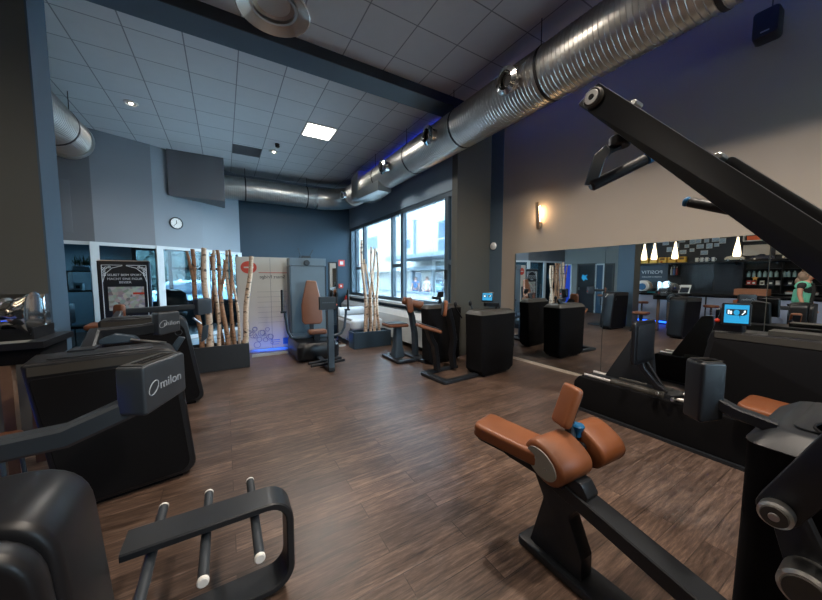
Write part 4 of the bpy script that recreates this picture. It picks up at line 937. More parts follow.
obj('board', G().box(XL+.02,XL+.36,1.0,6.0,2.08,2.12,.004), BLK, t)
for y in (1.4,2.9,4.4,5.8): obj('bracket', G().prism([(XL+.02,2.08),(XL+.26,2.08),(XL+.02,1.98)], 'y', y, y+.02), DRK, t)
YEL = mat('yellow_carton', (236,192,76), .5, noise=.1); YLB = mat('carton_print', (120,92,40), .5)
for i in range(6):
    y = 5.66-i*.28
    o = thing('carton', (XL+.18,y,2.12), ['yellow carton at the column end of the bar shelf','second yellow carton on the bar shelf','third yellow carton, above the sign middle','fourth yellow carton, above the end of the sign','fifth yellow carton on the bar shelf','last yellow carton, nearest the white mugs'][i], 'carton', 'yellow cartons on the bar shelf')
    obj('box', G().box(XL+.08,XL+.26,y-.11,y+.11,2.121,2.32,.004), YEL, o); obj('print', G().box(XL+.26,XL+.263,y-.07,y+.07,2.22,2.3), YLB, o)
o = thing('orange', (XL+.28,4.83,2.12), 'orange ball in front of the fourth yellow carton on the bar shelf', 'fruit'); obj('fruit', G().ell((XL+.31,4.83,2.155),.04,.04,.035), mat('orange_skin', (224,130,40), .5), o); obj('stem', G().cyl((XL+.31,4.83,2.188),(XL+.31,4.83,2.2),.005,6), KNOT, o)
for i, y in enumerate((3.86,3.73,3.6,3.44)):
    o = thing('mug', (XL+.18,y,2.12), ['white mug nearest the yellow cartons','second white mug from the yellow cartons','third white mug from the yellow cartons','white mug nearest the model cars'][i]+' on the bar shelf', 'mug', 'mugs on the bar shelf')
    M = Matrix.Translation((XL+.2,y,2.1205)); obj('cup', G().lathe([(0,0),(.035,0),(.042,.02),(.045,.14),(.04,.14),(.038,.02),(0,.015)], 18, M), WHT, o)
    obj('handle', G().tube([(XL+.2,y-.043,2.23),(XL+.2,y-.08,2.22),(XL+.2,y-.08,2.17),(XL+.2,y-.043,2.15)], .007, 8), WHT, o)
def carbody(t, c, L, W, Hh, m, glass, axis='y', wheel=.16, low=False):
    """closed car body along an axis, wheels and windows as children"""
    def P(a, b_, z): return (c[0]+b_, c[1]+a, c[2]+z) if axis == 'y' else (c[0]+a, c[1]-b_, c[2]+z)
    side = [(-.5,.18),(-.5,.45),(-.44,.56),(-.2,.62),(-.08,.96),(.12,1.0),(.3,.92),(.42,.62),(.49,.55),(.5,.2)]
    if low: side = [(-.5,.15),(-.49,.42),(-.4,.62),(-.15,.66),(-.05,.9),(.1,.92),(.26,.74),(.42,.66),(.5,.45),(.5,.18)]
    rings = []
    for s, k in ((-.5,.92),(-.46,1),(.46,1),(.5,.92)):
        rings.append([P(a*L, s*W*(1 if z < .64 else .8), .0+z*Hh*k if z > .3 else z*Hh) for a, z in side])
    obj('body', G().loft(rings), m, t, ang=.5)
    for s in (-1,1):
        win = [(-.17,.64),(-.07,.92),(.11,.95),(.27,.88),(.36,.65)] if not low else [(-.12,.67),(-.04,.86),(.09,.88),(.22,.74)]
        obj('side_window', G().loft([[P(a*L, s*W*e*(.5 if z < .7 else .405), z*Hh) for a, z in win] for e in (1.005,1.015)]), glass, t)
        for a in (-.32,.32):
            p, q = P(a*L, s*W*.5, wheel*Hh*1.1), P(a*L, s*W*.42, wheel*Hh*1.1)
            w = obj('wheel', G().cyl(q, V(p)+(V(p)-V(q))*.12, wheel*Hh*1.1, 20, .006*Hh), BLK, t)
            obj('hubcap', G().cyl(V(p)+(V(p)-V(q))*.12, V(p)+(V(p)-V(q))*.2, wheel*Hh*.7, 16), STL, w)
CARW = mat('car_cream', (210,204,186), .25, coat=.6); CARG = mat('car_glass', (40,52,62), .1); CARB = mat('car_navy', (36,44,62), .25, coat=.6)
for i, (y, L, m, lb) in enumerate(((2.92,.46,CARW,'cream model car beside the mugs on the bar shelf'),(2.32,.5,CARB,'dark model car in the middle of the bar shelf'),(1.72,.42,CARW,'smaller cream model car at the far end of the bar shelf'))):
    o = thing('model_car', (XL+.2,y,2.12), lb, 'model car', 'model cars on the bar shelf'); carbody(o, (XL+.2,y,2.121), L, .18, .2, m, CARG, low=True)
# small pictures on the dark wall above the shelf
PIC = mat('photo_print', (150,172,190), .5, noise=.6, nscale=18); k = 0
spots = [(5.25,3.05),(5.0,2.98),(4.82,2.86),(4.62,2.95),(4.5,2.74),(4.35,2.92),(4.2,2.7),(4.05,2.84),(4.3,2.5),(4.05,2.55),(3.9,2.86),(3.84,2.66),(3.68,2.84),(3.6,2.66),(3.45,2.86),(3.42,2.68),(3.28,2.8),(3.72,2.44),(4.55,2.52),(4.7,2.62)]
names = ['upper row','lower row']
for y, z in spots:
    w, h = .05+.016*((k*7)%3), .045+.014*((k*5)%3); k += 1
    o = thing('picture_frame', (WX+.02,y,z), 'small pale picture on the dark wall above the bar shelf, in the mirror', 'picture', 'small pictures above the bar shelf')
    obj('frame', G().box(XL+.0205,XL+.036,y-w-.012,y+w+.012,z-h-.012,z+h+.012,.003), WHM, o); obj('print', G().box(XL+.036,XL+.038,y-w,y+w,z-h,z+h), PIC, o)
for y, w, lb in ((2.5,.3,'large white framed board above the dark model car'),(1.85,.26,'white framed board above the last model car')):
    o = thing('picture_frame', (WX+.02,y,2.42), lb+' on the bar wall', 'picture'); obj('frame', G().box(XL+.0205,XL+.05,y-w,y+w,2.26,2.62,.004), DRK, o); obj('print', G().box(XL+.05,XL+.053,y-w+.015,y+w-.015,2.275,2.605), mat('board_white', (190,184,172), .6), o)
t = thing('wall_shelf', (WX,2.5,2.7), 'short pale wall shelf with orange box high above the bar, in the mirror', 'shelf')
g = G(); g.box(XL+.02,XL+.2,2.1,2.78,2.72,2.74).box(XL+.02,XL+.2,2.76,2.78,2.72,2.92); obj('board', g, WHT, t); obj('back', G().box(XL+.02,XL+.025,2.1,2.78,2.74,2.92), DRK, t)
t = thing('box', (XL+.1,2.55,2.74), 'orange box on the short pale shelf high above the bar', 'box'); obj('body', G().box(XL+.04,XL+.16,2.42,2.7,2.741,2.86,.004), mat('orange_card', (216,96,44), .5), t); obj('lid', G().box(XL+.035,XL+.165,2.415,2.705,2.86,2.88), mat('orange_lid', (196,84,40), .5), t)
# bottle niche, dark pin boards, goods shelves
t = thing('bottle_niche', (WX,4.5,1.85), 'small black wall niche of coloured bottles beside the sign, in the mirror', 'niche')
obj('case', G().box(XL+.021,XL+.03,4.34,4.66,1.66,2.06), BLK, t)
g = G(); g.box(XL+.03,XL+.14,4.34,4.35,1.66,2.06).box(XL+.03,XL+.14,4.65,4.66,1.66,2.06).box(XL+.03,XL+.14,4.34,4.66,1.66,1.67).box(XL+.03,XL+.14,4.34,4.66,2.05,2.06); obj('sides', g, BLK, t)
def bottle(x, y, z, r, h, m, label, grp, cap=WHT):
    o = thing('bottle', (x,y,z), label, 'bottle', grp); M = Matrix.Translation((x,y,z+.001))
    obj('body', G().lathe([(0,0),(r,0),(r,h*.65),(r*.5,h*.8),(r*.4,h*.95),(0,h*.95)], 14, M), m, o); obj('cap', G().lathe([(r*.45,h*.9),(r*.45,h),(0,h)], 12, M), cap, o)
for i, (m, lb) in enumerate(((mat('bottle_white',(206,210,212),.3),'white bottle'),(mat('bottle_blue',(70,110,170),.3),'blue bottle'),(mat('bottle_red',(150,50,44),.3),'red bottle'))): bottle(XL+.09, 4.58-.08*i, 1.67, .033, .3, m, lb+' in the black niche beside the sign', 'bottles in the niche')
t = thing('pin_board', (WX,3.85,1.6), 'dark gridded board on the bar wall below the mugs, in the mirror', 'board')
obj('board', G().box(XL+.021,XL+.035,3.45,4.3,1.12,2.04), BLK, t); g = G()
for j in range(9): g.box(XL+.035,XL+.04,3.45,4.3,1.16+j*.1,1.172+j*.1)
for j in range(9): g.box(XL+.035,XL+.04,3.5+j*.095,3.51+j*.095,1.12,2.04)
obj('grid', g, DRK, t)
t = thing('chalk_board', (WX,3.07,1.6), 'blackboard with faint chalk drawing on the bar wall, in the mirror', 'board')
obj('board', G().box(XL+.021,XL+.035,2.76,3.4,1.12,2.04), mat('slate_board', (34,42,52), .6), t)
g = G(); g.tube([(XL+.036,3.1+.14*math.cos(a),1.78+.1*math.sin(a)) for a in [PI*k/10 for k in range(11)]], .004, 5).tube([(XL+.036,3.3,1.68),(XL+.036,3.0,1.7)], .004, 5); obj('chalk_marks', g, HEAD, t)
t = thing('goods_shelf', (WX,1.95,1.6), 'dark goods shelves full of jars and packs behind the bar, in the mirror', 'shelf')
obj('back', G().box(XL+.021,XL+.03,1.1,2.72,1.1,2.04), BLK, t)
for z in (1.1,1.36,1.6,1.86): obj('board', G().box(XL+.03,XL+.3,1.1,2.72,z-.012,z+.0), DRK, t)
for y in (1.1,1.9,2.7): obj('upright', G().box(XL+.03,XL+.3,y,y+.02,1.1,2.04), DRK, t)
JAR = mat('teal_jar', (128,160,164), .25); 
for i in range(9):
    y = 2.6-i*.115
    if abs(y-1.91) < .04: y -= .04
    bottle(XL+.16, y, 1.6, .042, .2, JAR, 'teal jar in the row on the goods shelves behind the bar', 'teal jars behind the bar', DRK)
for i, (y, m, nm) in enumerate(((2.58,RED,'red'),(2.47,RED,'red'),(2.3,WHT,'white'),(2.12,HEAD,'dark'),(1.98,WHM,'pale'),(1.75,HEAD,'dark'),(1.6,WHT,'white'),(1.4,WHM,'pale'))):
    o = thing('pack', (XL+.16,y,1.36), ['left red pack','second red pack','first white pack','dark pack beside the white pack','pale pack beside the shelf upright','dark pack right of the upright','white pack right of the upright','last pale pack'][i]+' below the teal jars behind the bar', 'pack', 'packs on the goods shelves')
    obj('box', G().box(XL+.11,XL+.2,y-.045,y+.045,1.361,1.49,.004), m, o); obj('label_patch', G().box(XL+.2,XL+.203,y-.03,y+.03,1.39,1.44), WHT if m != WHT else DRK, o)
for i, (y, m) in enumerate(((2.4,'orange'),(2.2,'orange'),(1.75,'white'),(1.55,'orange'),(1.3,'white'))):
    o = thing('tray', (XL+.18,y,1.1), ['orange snack tray at the left of the lowest goods shelf','second orange snack tray on the lowest goods shelf','white snack tray right of the upright, lowest goods shelf','orange snack tray behind the woman, lowest goods shelf','white snack tray at the right end, lowest goods shelf'][i], 'tray', 'snack trays behind the bar')
    obj('tray', G().loft([rect3(XL+.1-a,XL+.27+a,y-.08-a,y+.08+a,z,.02) for z,a in ((1.101,-.01),(1.16,.0))]), WHM if m == 'white' else mat('tray_orange', (206,120,70), .5), o); obj('filling', G().ell((XL+.18,y,1.16),.07,.065,.03), LTR, o)
o = thing('star_ornament', (XL+.33,2.43,1.6), 'gold star hanging in front of the teal jars behind the bar', 'ornament')
g = G(); g.prism([(2.43+r*math.sin(a), 1.56+r*math.cos(a)) for a, r in [(PI/5*k, .08 if k % 2 == 0 else .035) for k in range(10)]], 'x', XL+.32, XL+.335, .003); obj('star', g, mat('gold_star', (214,160,70), .4), o); obj('thread', G().cyl((XL+.327,2.43,1.63),(XL+.327,2.43,2.08),.002,6), GRY, o)
# pendants above the bar
PGL = mat('lit_milk_glass', (250,236,214), .3, emit=(255,226,184), estr=2.6)
for i, (y, lb) in enumerate(((5.02,'first bottle-shaped lit pendant over the bar, beside the column'),(4.72,'second bottle-shaped lit pendant over the bar'),(4.14,'third bottle-shaped lit pendant, above the bottle niche'),(2.68,'bottle-shaped lit pendant above the model cars'),(1.3,'last bottle-shaped pendant over the bar'))):
    o = thing('pendant_lamp', (-3.3,y,CZ), lb+', in the mirror', 'pendant lamp', 'bar pendants'); M = Matrix.Translation((-3.3,y,2.2))
    obj('glass_shade', G().lathe([(.0,.005),(.06,0),(.085,.02),(.088,.1),(.06,.3),(.03,.46),(.022,.58),(0,.58)], 24, M), PGL, o); obj('cap', G().lathe([(.024,.57),(.026,.63),(0,.64)], 16, M), STL, o); obj('cord', G().cyl((-3.3,y,2.83),(-3.3,y,CZ),.005,6), BLK, o)
# things on the bar
t = thing('coffee_machine', (-3.35,5.0,1.06), 'round white and blue coffee machine on the column end of the bar', 'coffee machine')
obj('shell', G().cyl((-3.5,4.98,1.28),(-3.15,4.98,1.28), .2, 28, .04), WHT, t); obj('front_glass', G().cyl((-3.15,4.98,1.26),(-3.13,4.98,1.26), .12, 24, .01), BLP, t); obj('base', G().box(-3.55,-3.1,4.8,5.16,1.061,1.11,.02), BLK, t); obj('lever', G().bar([(-3.3,4.86,1.4),(-3.25,4.75,1.36),(-3.2,4.7,1.2)], .04, .03), WOOD, t)
t = thing('cash_register', (-3.3,4.5,1.06), 'black till with raised display in the middle of the bar, in the mirror', 'till')
obj('drawer', G().box(-3.55,-3.1,4.26,4.66,1.061,1.2,.01), BLK, t); obj('keyboard', G().prism([(-3.5,1.2),(-3.12,1.2),(-3.12,1.22),(-3.5,1.3)], 'y', 4.29, 4.63, .006), DRK, t); obj('display', G().box(-3.5,-3.46,4.4,4.62,1.3,1.4,.006), HEAD, t)
for i, (y, lb) in enumerate(((4.1,'open pale laptop on the bar beside the till'),(3.8,'tilted white tablet stand at the end of the bar'))):
    o = thing('laptop' if i == 0 else 'tablet_stand', (-3.2,y,1.06), lb+', in the mirror', 'laptop' if i == 0 else 'tablet')
    obj('base', G().box(-3.4,-3.12,y-.14,y+.14,1.061,1.08,.005), STL, o); g = G(); g.prism([(-3.38,1.08),(-3.36,1.08),(-3.42,1.32),(-3.44,1.32)] if i == 0 else [(-3.12,1.08),(-3.1,1.08),(-3.3,1.34),(-3.32,1.34)], 'y', y-.14, y+.14, .003); obj('lid', g, WHT, o)
    g = G(); g.prism([(-3.361,1.1),(-3.357,1.1),(-3.413,1.3),(-3.417,1.3)] if i == 0 else [(-3.105,1.1),(-3.1,1.1),(-3.29,1.32),(-3.296,1.32)], 'y', y-.11, y+.11); obj('screen', g, SCRD, o)
t = thing('serving_tray', (-3.1,4.55,1.06), 'teal tray lying on the bar front edge', 'tray'); obj('tray', G().loft([rect3(-3.08-a,-2.98+a,4.32-a,4.75+a,z,.01) for z,a in ((1.061,0),(1.09,.008))]), mat('teal_tray', (50,160,170), .4), t); obj('rim', G().box(-3.09,-2.97,4.31,4.76,1.09,1.096), mat('teal_rim', (40,140,150), .4), t)
# stools at the bar
for i, (y, lb) in enumerate(((4.75,'bar stool with brown seat at the column end of the counter, in the mirror'),(3.0,'bar stool with brown seat in the middle of the counter'),(1.9,'bar stool with brown seat near the woman in mint'))):
    o = thing('bar_stool', (-2.6,y,0), lb, 'stool', 'bar stools'); M = Matrix.Translation((-2.6,y,0))
    obj('base', G().lathe([(0,0),(.2,0),(.2,.012),(.05,.03),(0,.03)], 24, M), STL, o); obj('post', G().cyl((-2.6,y,.03),(-2.6,y,.7),.03), CHR, o); obj('seat', G().lathe([(0,.7),(.16,.7),(.18,.73),(.17,.77),(0,.78)], 24, M), LTR, o); obj('footring', G().tube([(-2.6+.15*math.cos(a),y+.15*math.sin(a),.28) for a in [2*PI*k/18 for k in range(19)]], .01, 6), STL, o)
# doors on the left wall beyond the bar
for i, (y0, y1, m, ht) in enumerate(((8.42,8.78,mat('door_blue_glow', (20,60,150), .4, emit=(10,50,190), estr=.25),2.15),(7.34,8.05,BLK,2.15),(6.98,7.25,mat('door_teal', (24,60,84), .4),2.12),(6.6,6.86,BLK,2.12))):  # first leaf has a faint blue glow painted in, no lamp there
    o = bpy.data.objects.new('door_%d' % (i+1), None); COL.objects.link(o); o.location = (XL,(y0+y1)/2,0); tag(o, kind='structure')
    obj('door_leaf', G().box(XL-.0,XL+.03,y0,y1,0,ht), m, o); g = G(); g.box(XL,XL+.05,y0-.06,y0,0,ht+.06).box(XL,XL+.05,y1,y1+.06,0,ht+.06).box(XL,XL+.05,y0-.06,y1+.06,ht,ht+.06); obj('door_frame', g, WHM if i in (0,2) else GRY, o)
    obj('handle', G().box(XL+.03,XL+.07,y1-.08,y1-.05,1.0,1.12,.006), STL, o)
    if i == 1:
        g = G(); g.prism(rnd([(7.6,1.45),(7.7,1.6),(7.62,1.72),(7.75,1.66),(7.86,1.72),(7.9,1.55),(7.8,1.42),(7.72,1.5)], .02), 'x', XL+.03, XL+.033); obj('blue_emblem', g, CYAN, o)

# ------------------------------------------------------------------ people
SKIN = mat('skin', (198,150,126), .6, noise=.05)
def skinned(name, verts, edges, rad, m, parent, sub=2, root=0):
    me = bpy.data.meshes.new(name); me.from_pydata([tuple(v) for v in verts], edges, []); o = bpy.data.objects.new(name, me); COL.objects.link(o)
    mod = o.modifiers.new('skin', 'SKIN'); mod.use_smooth_shade = True
    for i, v in enumerate(me.skin_vertices[0].data):
        r = rad[i]; v.radius = (r, r) if not isinstance(r, tuple) else r; v.use_root = (i == root)
    s = o.modifiers.new('sub', 'SUBSURF'); s.levels = sub; s.render_levels = sub
    bpy.context.view_layer.update()
    nm = bpy.data.meshes.new_from_object(o.evaluated_get(bpy.context.evaluated_depsgraph_get()))
    bpy.data.objects.remove(o); bpy.data.meshes.remove(me)
    base = wl(parent); nm.transform(Matrix.Translation(-base)); nm.materials.clear(); nm.materials.append(m); nm.shade_smooth()
    q = bpy.data.objects.new(name, nm); COL.objects.link(q); q.parent = parent; return q
def person(loc, yaw, label, top, legs, hair, vest=None, long_hair=False, bend=0., armL=None, armR=None, grp=None, hat=None):
    t = thing('person', loc, label, 'person', grp)
    R = Matrix.Translation(V(loc)) @ Matrix.Rotation(yaw, 4, 'Z')          # local +x = facing
    B = lambda x, y, z: R @ V((x + (max(0, z-.95))*bend, y, z))
    aL = armL or [(0.02,.23,1.2),(.1,.24,1.0),(.14,.24,.93)]; aR = armR or [(0.02,-.23,1.2),(.1,-.24,1.0),(.14,-.24,.93)]
    vs = [B(0,0,.98),B(0,0,1.15),B(0,0,1.34),B(.0,0,1.45),B(.02,0,1.52),B(.035,0,1.58),B(.04,0,1.66),B(.03,0,1.73),
          B(0,.1,1.41),B(0,.19,1.4)]+[B(*p) for p in aL]+[B(0,-.1,1.41),B(0,-.19,1.4)]+[B(*p) for p in aR]+\
         [B(0,.1,.9),B(.02,.11,.5),B(-.02,.11,.09),B(.14,.12,.05),B(0,-.1,.9),B(.02,-.11,.5),B(-.02,-.11,.09),B(.14,-.12,.05)]
    E_ = [(0,1),(1,2),(2,3),(3,4),(4,5),(5,6),(6,7),(3,8),(8,9),(9,10),(10,11),(11,12),(3,13),(13,14),(14,15),(15,16),(16,17),(0,18),(18,19),(19,20),(20,21),(0,22),(22,23),(23,24),(24,25)]
    r = [.13,.115,.13,.09,.05,.07,.085,.06,.07,.055,.042,.034,.03,.07,.055,.042,.034,.03,.085,.058,.042,.035,.085,.058,.042,.035]
    skinned('body', vs, E_, r, SKIN, t)
    # head details
    for s in (-1,1):
        obj('eye', G().ell(B(.118,s*.032,1.64),.012,.014,.01,10,8), WHT, t)
        obj('ear', G().ell(B(.03,s*.083,1.63),.02,.012,.03,10,8), SKIN, t)
    obj('nose', G().ell(B(.128,0,1.61),.018,.014,.024,10,8), SKIN, t); obj('mouth', G().ell(B(.112,0,1.565),.012,.026,.007,10,6), RED, t)
    g = G(); g.ell(B(.01,0,1.68),.1,.1,.095,18,12)
    if long_hair: g.ell(B(-.03,0,1.62),.1,.108,.13,16,10).ell(B(-.06,0,1.5),.065,.1,.12,14,10)
    obj('hair', g, hair, t)
    if hat: obj('hair_top', G().ell(B(.0,0,1.735),.095,.095,.05,16,10), hat, t)
    # hands with fingers
    for arm in (aL, aR):
        w = V(arm[2]); e = V(arm[1]); d = (w-e).normalized(); sd = V((-d.y, d.x, 0)); sd = sd.normalized() if sd.length > .01 else V((0,1,0))
        P = [w, w+d*.07]; E2 = [(0,1)]; rr = [.024,.026]
        for k in range(4):
            b0 = w+d*.085+sd*(.024-.016*k); P += [b0, b0+d*(.035+.006*(1.5-abs(k-1.5))), b0+d*.06+V((0,0,-.02))]; n0 = len(P)-3; E2 += [(1,n0),(n0,n0+1),(n0+1,n0+2)]; rr += [.009,.0085,.007]
        P += [w+d*.03+sd*.035, w+d*.06+sd*.05]; n0 = len(P)-2; E2 += [(0,n0),(n0,n0+1)]; rr += [.011,.009]
        skinned('hand', [B(*p) for p in P], E2, rr, SKIN, t, 1)
    # clothes: shells slightly outside the body
    vs2 = [B(0,0,.93),B(0,0,1.15),B(0,0,1.34),B(0,0,1.44),B(0,.1,1.415),B(0,.19,1.405),B(*[a*.5+b_*.5 for a, b_ in zip((0,.19,1.4), aL[0])]),B(0,-.1,1.415),B(0,-.19,1.405),B(*[a*.5+b_*.5 for a, b_ in zip((0,-.19,1.4), aR[0])])]
    skinned('top', vs2, [(0,1),(1,2),(2,3),(3,4),(4,5),(5,6),(3,7),(7,8),(8,9)], [.15,.132,.148,.1,.082,.068,.06,.082,.068,.06], top, t)
    skinned('trousers', [B(0,0,.99),B(0,.1,.88),B(.02,.11,.5),B(-.02,.11,.12),B(0,-.1,.88),B(.02,-.11,.5),B(-.02,-.11,.12)], [(0,1),(1,2),(2,3),(0,4),(4,5),(5,6)], [.142,.1,.072,.058,.1,.072,.058], legs, t)
    if vest:
        vs3 = [B(0,0,.92),B(0,0,1.15),B(0,0,1.34),B(0,0,1.43),B(0,.1,1.42),B(0,.155,1.42),B(0,-.1,1.42),B(0,-.155,1.42)]
        skinned('vest', vs3, [(0,1),(1,2),(2,3),(3,4),(4,5),(3,6),(6,7)], [.17,.15,.165,.115,.096,.078,.096,.078], vest, t)
        g = G(); g.loft([[B(x+dx,y*k,z) for x, y, z in ((.13,-.045,.98),(.13,.045,.98),(.135,.04,1.3),(.09,.035,1.46),(.09,-.035,1.46),(.135,-.04,1.3))] for dx, k in ((0,1),(.042,.9))]); obj('shirt_front', g, top, t)
    for s in (-1,1): obj('shoe', G().prism(rnd([(p:=R @ V((-.09,s*.115,0)))[:2], (R @ V((.2,s*.085,0)))[:2], (R @ V((.2,s*.155,0)))[:2]] if False else [tuple((R @ V((x,s*.115+y,0)))[:2]) for x, y in ((-.09,-.045),(.2,-.045),(.2,.045),(-.09,.045))], .035), 'z', loc[2]+.001, loc[2]+.075, .015), BLK, t)
    return t
person((-1.5,1.26,0), math.radians(-80), 'woman with grey-blond hair and mint green vest over black, seen in the mirror', mat('black_shirt', (30,30,32), .8), mat('dark_trousers', (34,36,42), .8), mat('grey_blond_hair', (150,128,112), .7, noise=.3, nscale=40), mat('mint_vest', (112,206,178), .7), True, .1, hat=mat('brown_hair_top', (96,66,46), .7, noise=.3, nscale=40))

# ------------------------------------------------------------------ behind the glazed partition
t = thing('wall_unit', (-3.1,10.6,1.2), 'dark shelf with boxes and a plant behind the left glass pane', 'shelf')
obj('board', G().box(-3.9,-2.75,10.5,10.8,1.24,1.28,.004), BLK, t); obj('upper_board', G().box(-3.2,-2.7,10.5,10.8,1.72,1.75,.004), BLK, t); obj('side', G().box(-3.2,-3.17,10.5,10.8,1.28,1.72), BLK, t)
t = thing('box', (-3.0,10.6,1.28), 'pale small box on the dark shelf behind the left glass pane', 'box'); obj('body', G().box(-3.1,-2.95,10.55,10.7,1.281,1.45,.004), WHM, t); obj('opening', G().box(-3.06,-2.99,10.545,10.55,1.33,1.4), BLK, t)
t = thing('potted_plant', (-2.95,10.6,1.75), 'small dark green plant in a pale pot on the upper shelf behind the glass', 'plant')
obj('pot', G().box(-3.1,-2.8,10.55,10.72,1.751,1.86,.01), WHM, t); g = G(); random.seed(5)
for k in range(60):
    x, y = -2.95+random.uniform(-.13,.13), 10.63+random.uniform(-.06,.06); a = random.random()*6.28; l = random.uniform(.12,.3); e = random.uniform(.02,.14)
    dx, dy = math.cos(a), math.sin(a); b0 = V((x,y,1.86)); tip_ = b0+V((dx*e,dy*e,l)); s = V((-dy,dx,0))*.012; mid = b0.lerp(tip_,.5)
    g.add([b0, mid+s, tip_, mid-s], [(0,1,2,3)])
obj('leaves', g, mat('dark_leaf', (50,80,56), .5, noise=.3), t)
t = thing('office_chair', (-3.0,9.9,0), 'dark chair standing behind the left glass pane', 'chair')
obj('seat', G().prism(rrect(-3.05,-2.6,9.7,10.15,.08), 'z', .44, .5, .02), BLK, t); obj('backrest', G().prism(rrect(-3.06,-2.98,9.72,10.13,.02), 'z', .55, 1.0, .015), BLK, t)
for x, y in ((-3.0,9.75),(-2.65,9.75),(-3.0,10.1),(-2.65,10.1)): obj('leg', G().cyl((x,y,0),(x,y,.45), .015, 10), DRK, t)
obj('back_post', G().box(-3.03,-3.0,9.9,9.95,.46,.7), DRK, t)
BACKROOM = mat('backroom_paint', (150,176,190), .7)
struct('wall_backroom_left', G().box(-4.75,-4.6,10.2,13.0,0,3), BACKROOM); struct('wall_backroom_back', G().box(-4.6,-2.4,12.6,12.75,0,3), BACKROOM)
struct('wall_backroom_sill', G().box(-2.4,.6,12.6,12.75,0,.75), mat('backroom_sill', (60,76,88), .6)); struct('wall_backroom_lintel', G().box(-2.4,.6,12.6,12.75,2.5,3), BACKROOM); struct('ceiling_backroom', G().prism([(XL-.1,8.95),(-2.3,9.25),(-1.36,9.65),(-.45,10.2),(.42,11.05),(.6,12.75),(XL-.1,12.75)], 'z', 2.98, 3.05), BACKROOM)
struct('wall_backroom_right', G().box(.42,.57,11.1,12.75,0,3), BACKROOM)
o = bpy.data.objects.new('window_7', None); COL.objects.link(o); o.location = (-1,12.6,.75); tag(o, kind='structure')
g = G()
for x in (-2.4,-1.52,-.5,.5): g.box(x,x+.1,12.62,12.7,.75,2.5)
g.box(-2.4,.6,12.62,12.7,.75,.83).box(-2.4,.6,12.62,12.7,2.42,2.5).box(-1.5,.6,12.62,12.7,1.84,1.92); obj('window_frame', g, BLU, o)
obj('glass_pane', G().box(-2.38,.58,12.655,12.66,.8,2.45), GLASS, o)
t = thing('office_chair', (-1.35,11.6,0), 'dark rounded chair back in front of the car window behind the glass', 'chair')
obj('backrest', G().prism(rnd([(-1.75,.6),(-.95,.6),(-1.0,1.1),(-1.15,1.24),(-1.5,1.24),(-1.7,1.1)], .08), 'y', 11.6, 11.68, .02), BLK, t); obj('seat', G().prism(rrect(-1.7,-1.0,11.1,11.65,.08), 'z', .45, .55, .02), BLK, t); obj('post', G().cyl((-1.35,11.4,.03),(-1.35,11.4,.46), .035), DRK, t); obj('base', G().cyl((-1.35,11.4,0),(-1.35,11.4,.03), .3), DRK, t); obj('back_post', G().box(-1.4,-1.3,11.6,11.68,.5,.65), DRK, t)
# outside
GND = mat('pale_paving', (176,178,176), .8, noise=.1, nscale=2)
struct('ground_outside', G().prism([(-40,13.0),(4.9,13.0),(5.2,4.9),(5.3,YR-.2),(-40,YR-.2),(-40,-30),(80,-30),(80,80),(-40,80)], 'z', -.3, -.14), GND)
t = thing('parked_car', (-1.55,16.3,-.14), 'pale silver car parked outside behind the third glass pane', 'car')
CARS = mat('car_silver', (196,206,214), .25, coat=.6); carbody(t, (-1.6,16.3,-.14), 4.3, 1.75, 1.62, CARS, CARG, axis='x', wheel=.19)
LEAF = mat('tree_leaf', (56,66,60), .7, noise=.5, nscale=3); TRK = mat('tree_bark', (80,66,54), .9, noise=.3)
random.seed(11)
for i, (x, y, s, lb) in enumerate(((-7.2,27,1.,'leafy tree at the left beyond the parked car'),(-3.3,23,.95,'leafy tree right behind the parked car roof'),(.9,24,1.,'broad leafy tree beyond the parked car bonnet'),(-11.8,26,1.1,'leafy tree far left beyond the glass'),(-1.2,29.5,1.3,'leafy tree at the right beyond the parked car'))):
    t = thing('tree', (x,y,-.14), lb, 'tree', 'trees beyond the parked car'); obj('stem', G().tube([(x,y,-.14),(x+.1,y,1.5*s),(x,y,3*s)], [.2,.15,.1], 8), TRK, t)
    g = G()
    for k in range(420):
        a, b_ = random.random()*6.28, math.acos(random.uniform(-1,1)); rr = random.uniform(.72,1.05); p = V((x+2.0*s*rr*math.sin(b_)*math.cos(a), y+1.6*s*rr*math.sin(b_)*math.sin(a), 2.7*s+2.1*s*rr*math.cos(b_)))
        u = V((random.uniform(-1,1),random.uniform(-1,1),random.uniform(-1,1))).normalized(); w = u.orthogonal().normalized(); q = .28*s
        g.add([p+u*q, p+w*q*.6, p-u*q, p-w*q*.6], [(0,1,2,3)])
    g.ell((x,y,2.7*s),1.5*s,1.2*s,1.6*s,14,10); obj('crown', g, LEAF, t)
# white building across the yard
BW = mat('white_render', (176,176,172), .8, noise=.04, nscale=1); BG = mat('building_glass', (34,74,104), .15); BS = mat('building_slab', (112,126,136), .6)
t = thing('building', (20,26,0), 'white modern building with blue windows across the yard outside the window', 'building')
obj('facade', G().box(16,24,11,48,2.2,12), BW, t); obj('ground_floor', G().box(17.6,24,11,48,-.14,2.2), BW, t)
def bwin(name, y0, y1, z0, z1, n=1, x=16):
    f = obj(name, G().box(x-.05,x+.02,y0,y1,z0,z1), WHM, t); g = G(); w = (y1-y0)/n
    h = (z1-z0)
    for k in range(n):
        for j in range(max(1, n)): g.box(x-.07,x-.05,y0+k*w+.06,y0+(k+1)*w-.06,z0+j*h/n+.06,z0+(j+1)*h/n-.06)
    obj('pane', g, BG, f)
bwin('window', 34.4,37.4,5.0,6.6); bwin('window', 26.7,27.9,4.4,5.4); bwin('window', 25.6,26.2,3.7,7.2); bwin('window', 20.0,22.1,3.3,6.4, 2); bwin('window', 14,17,3.4,6.4, 2)
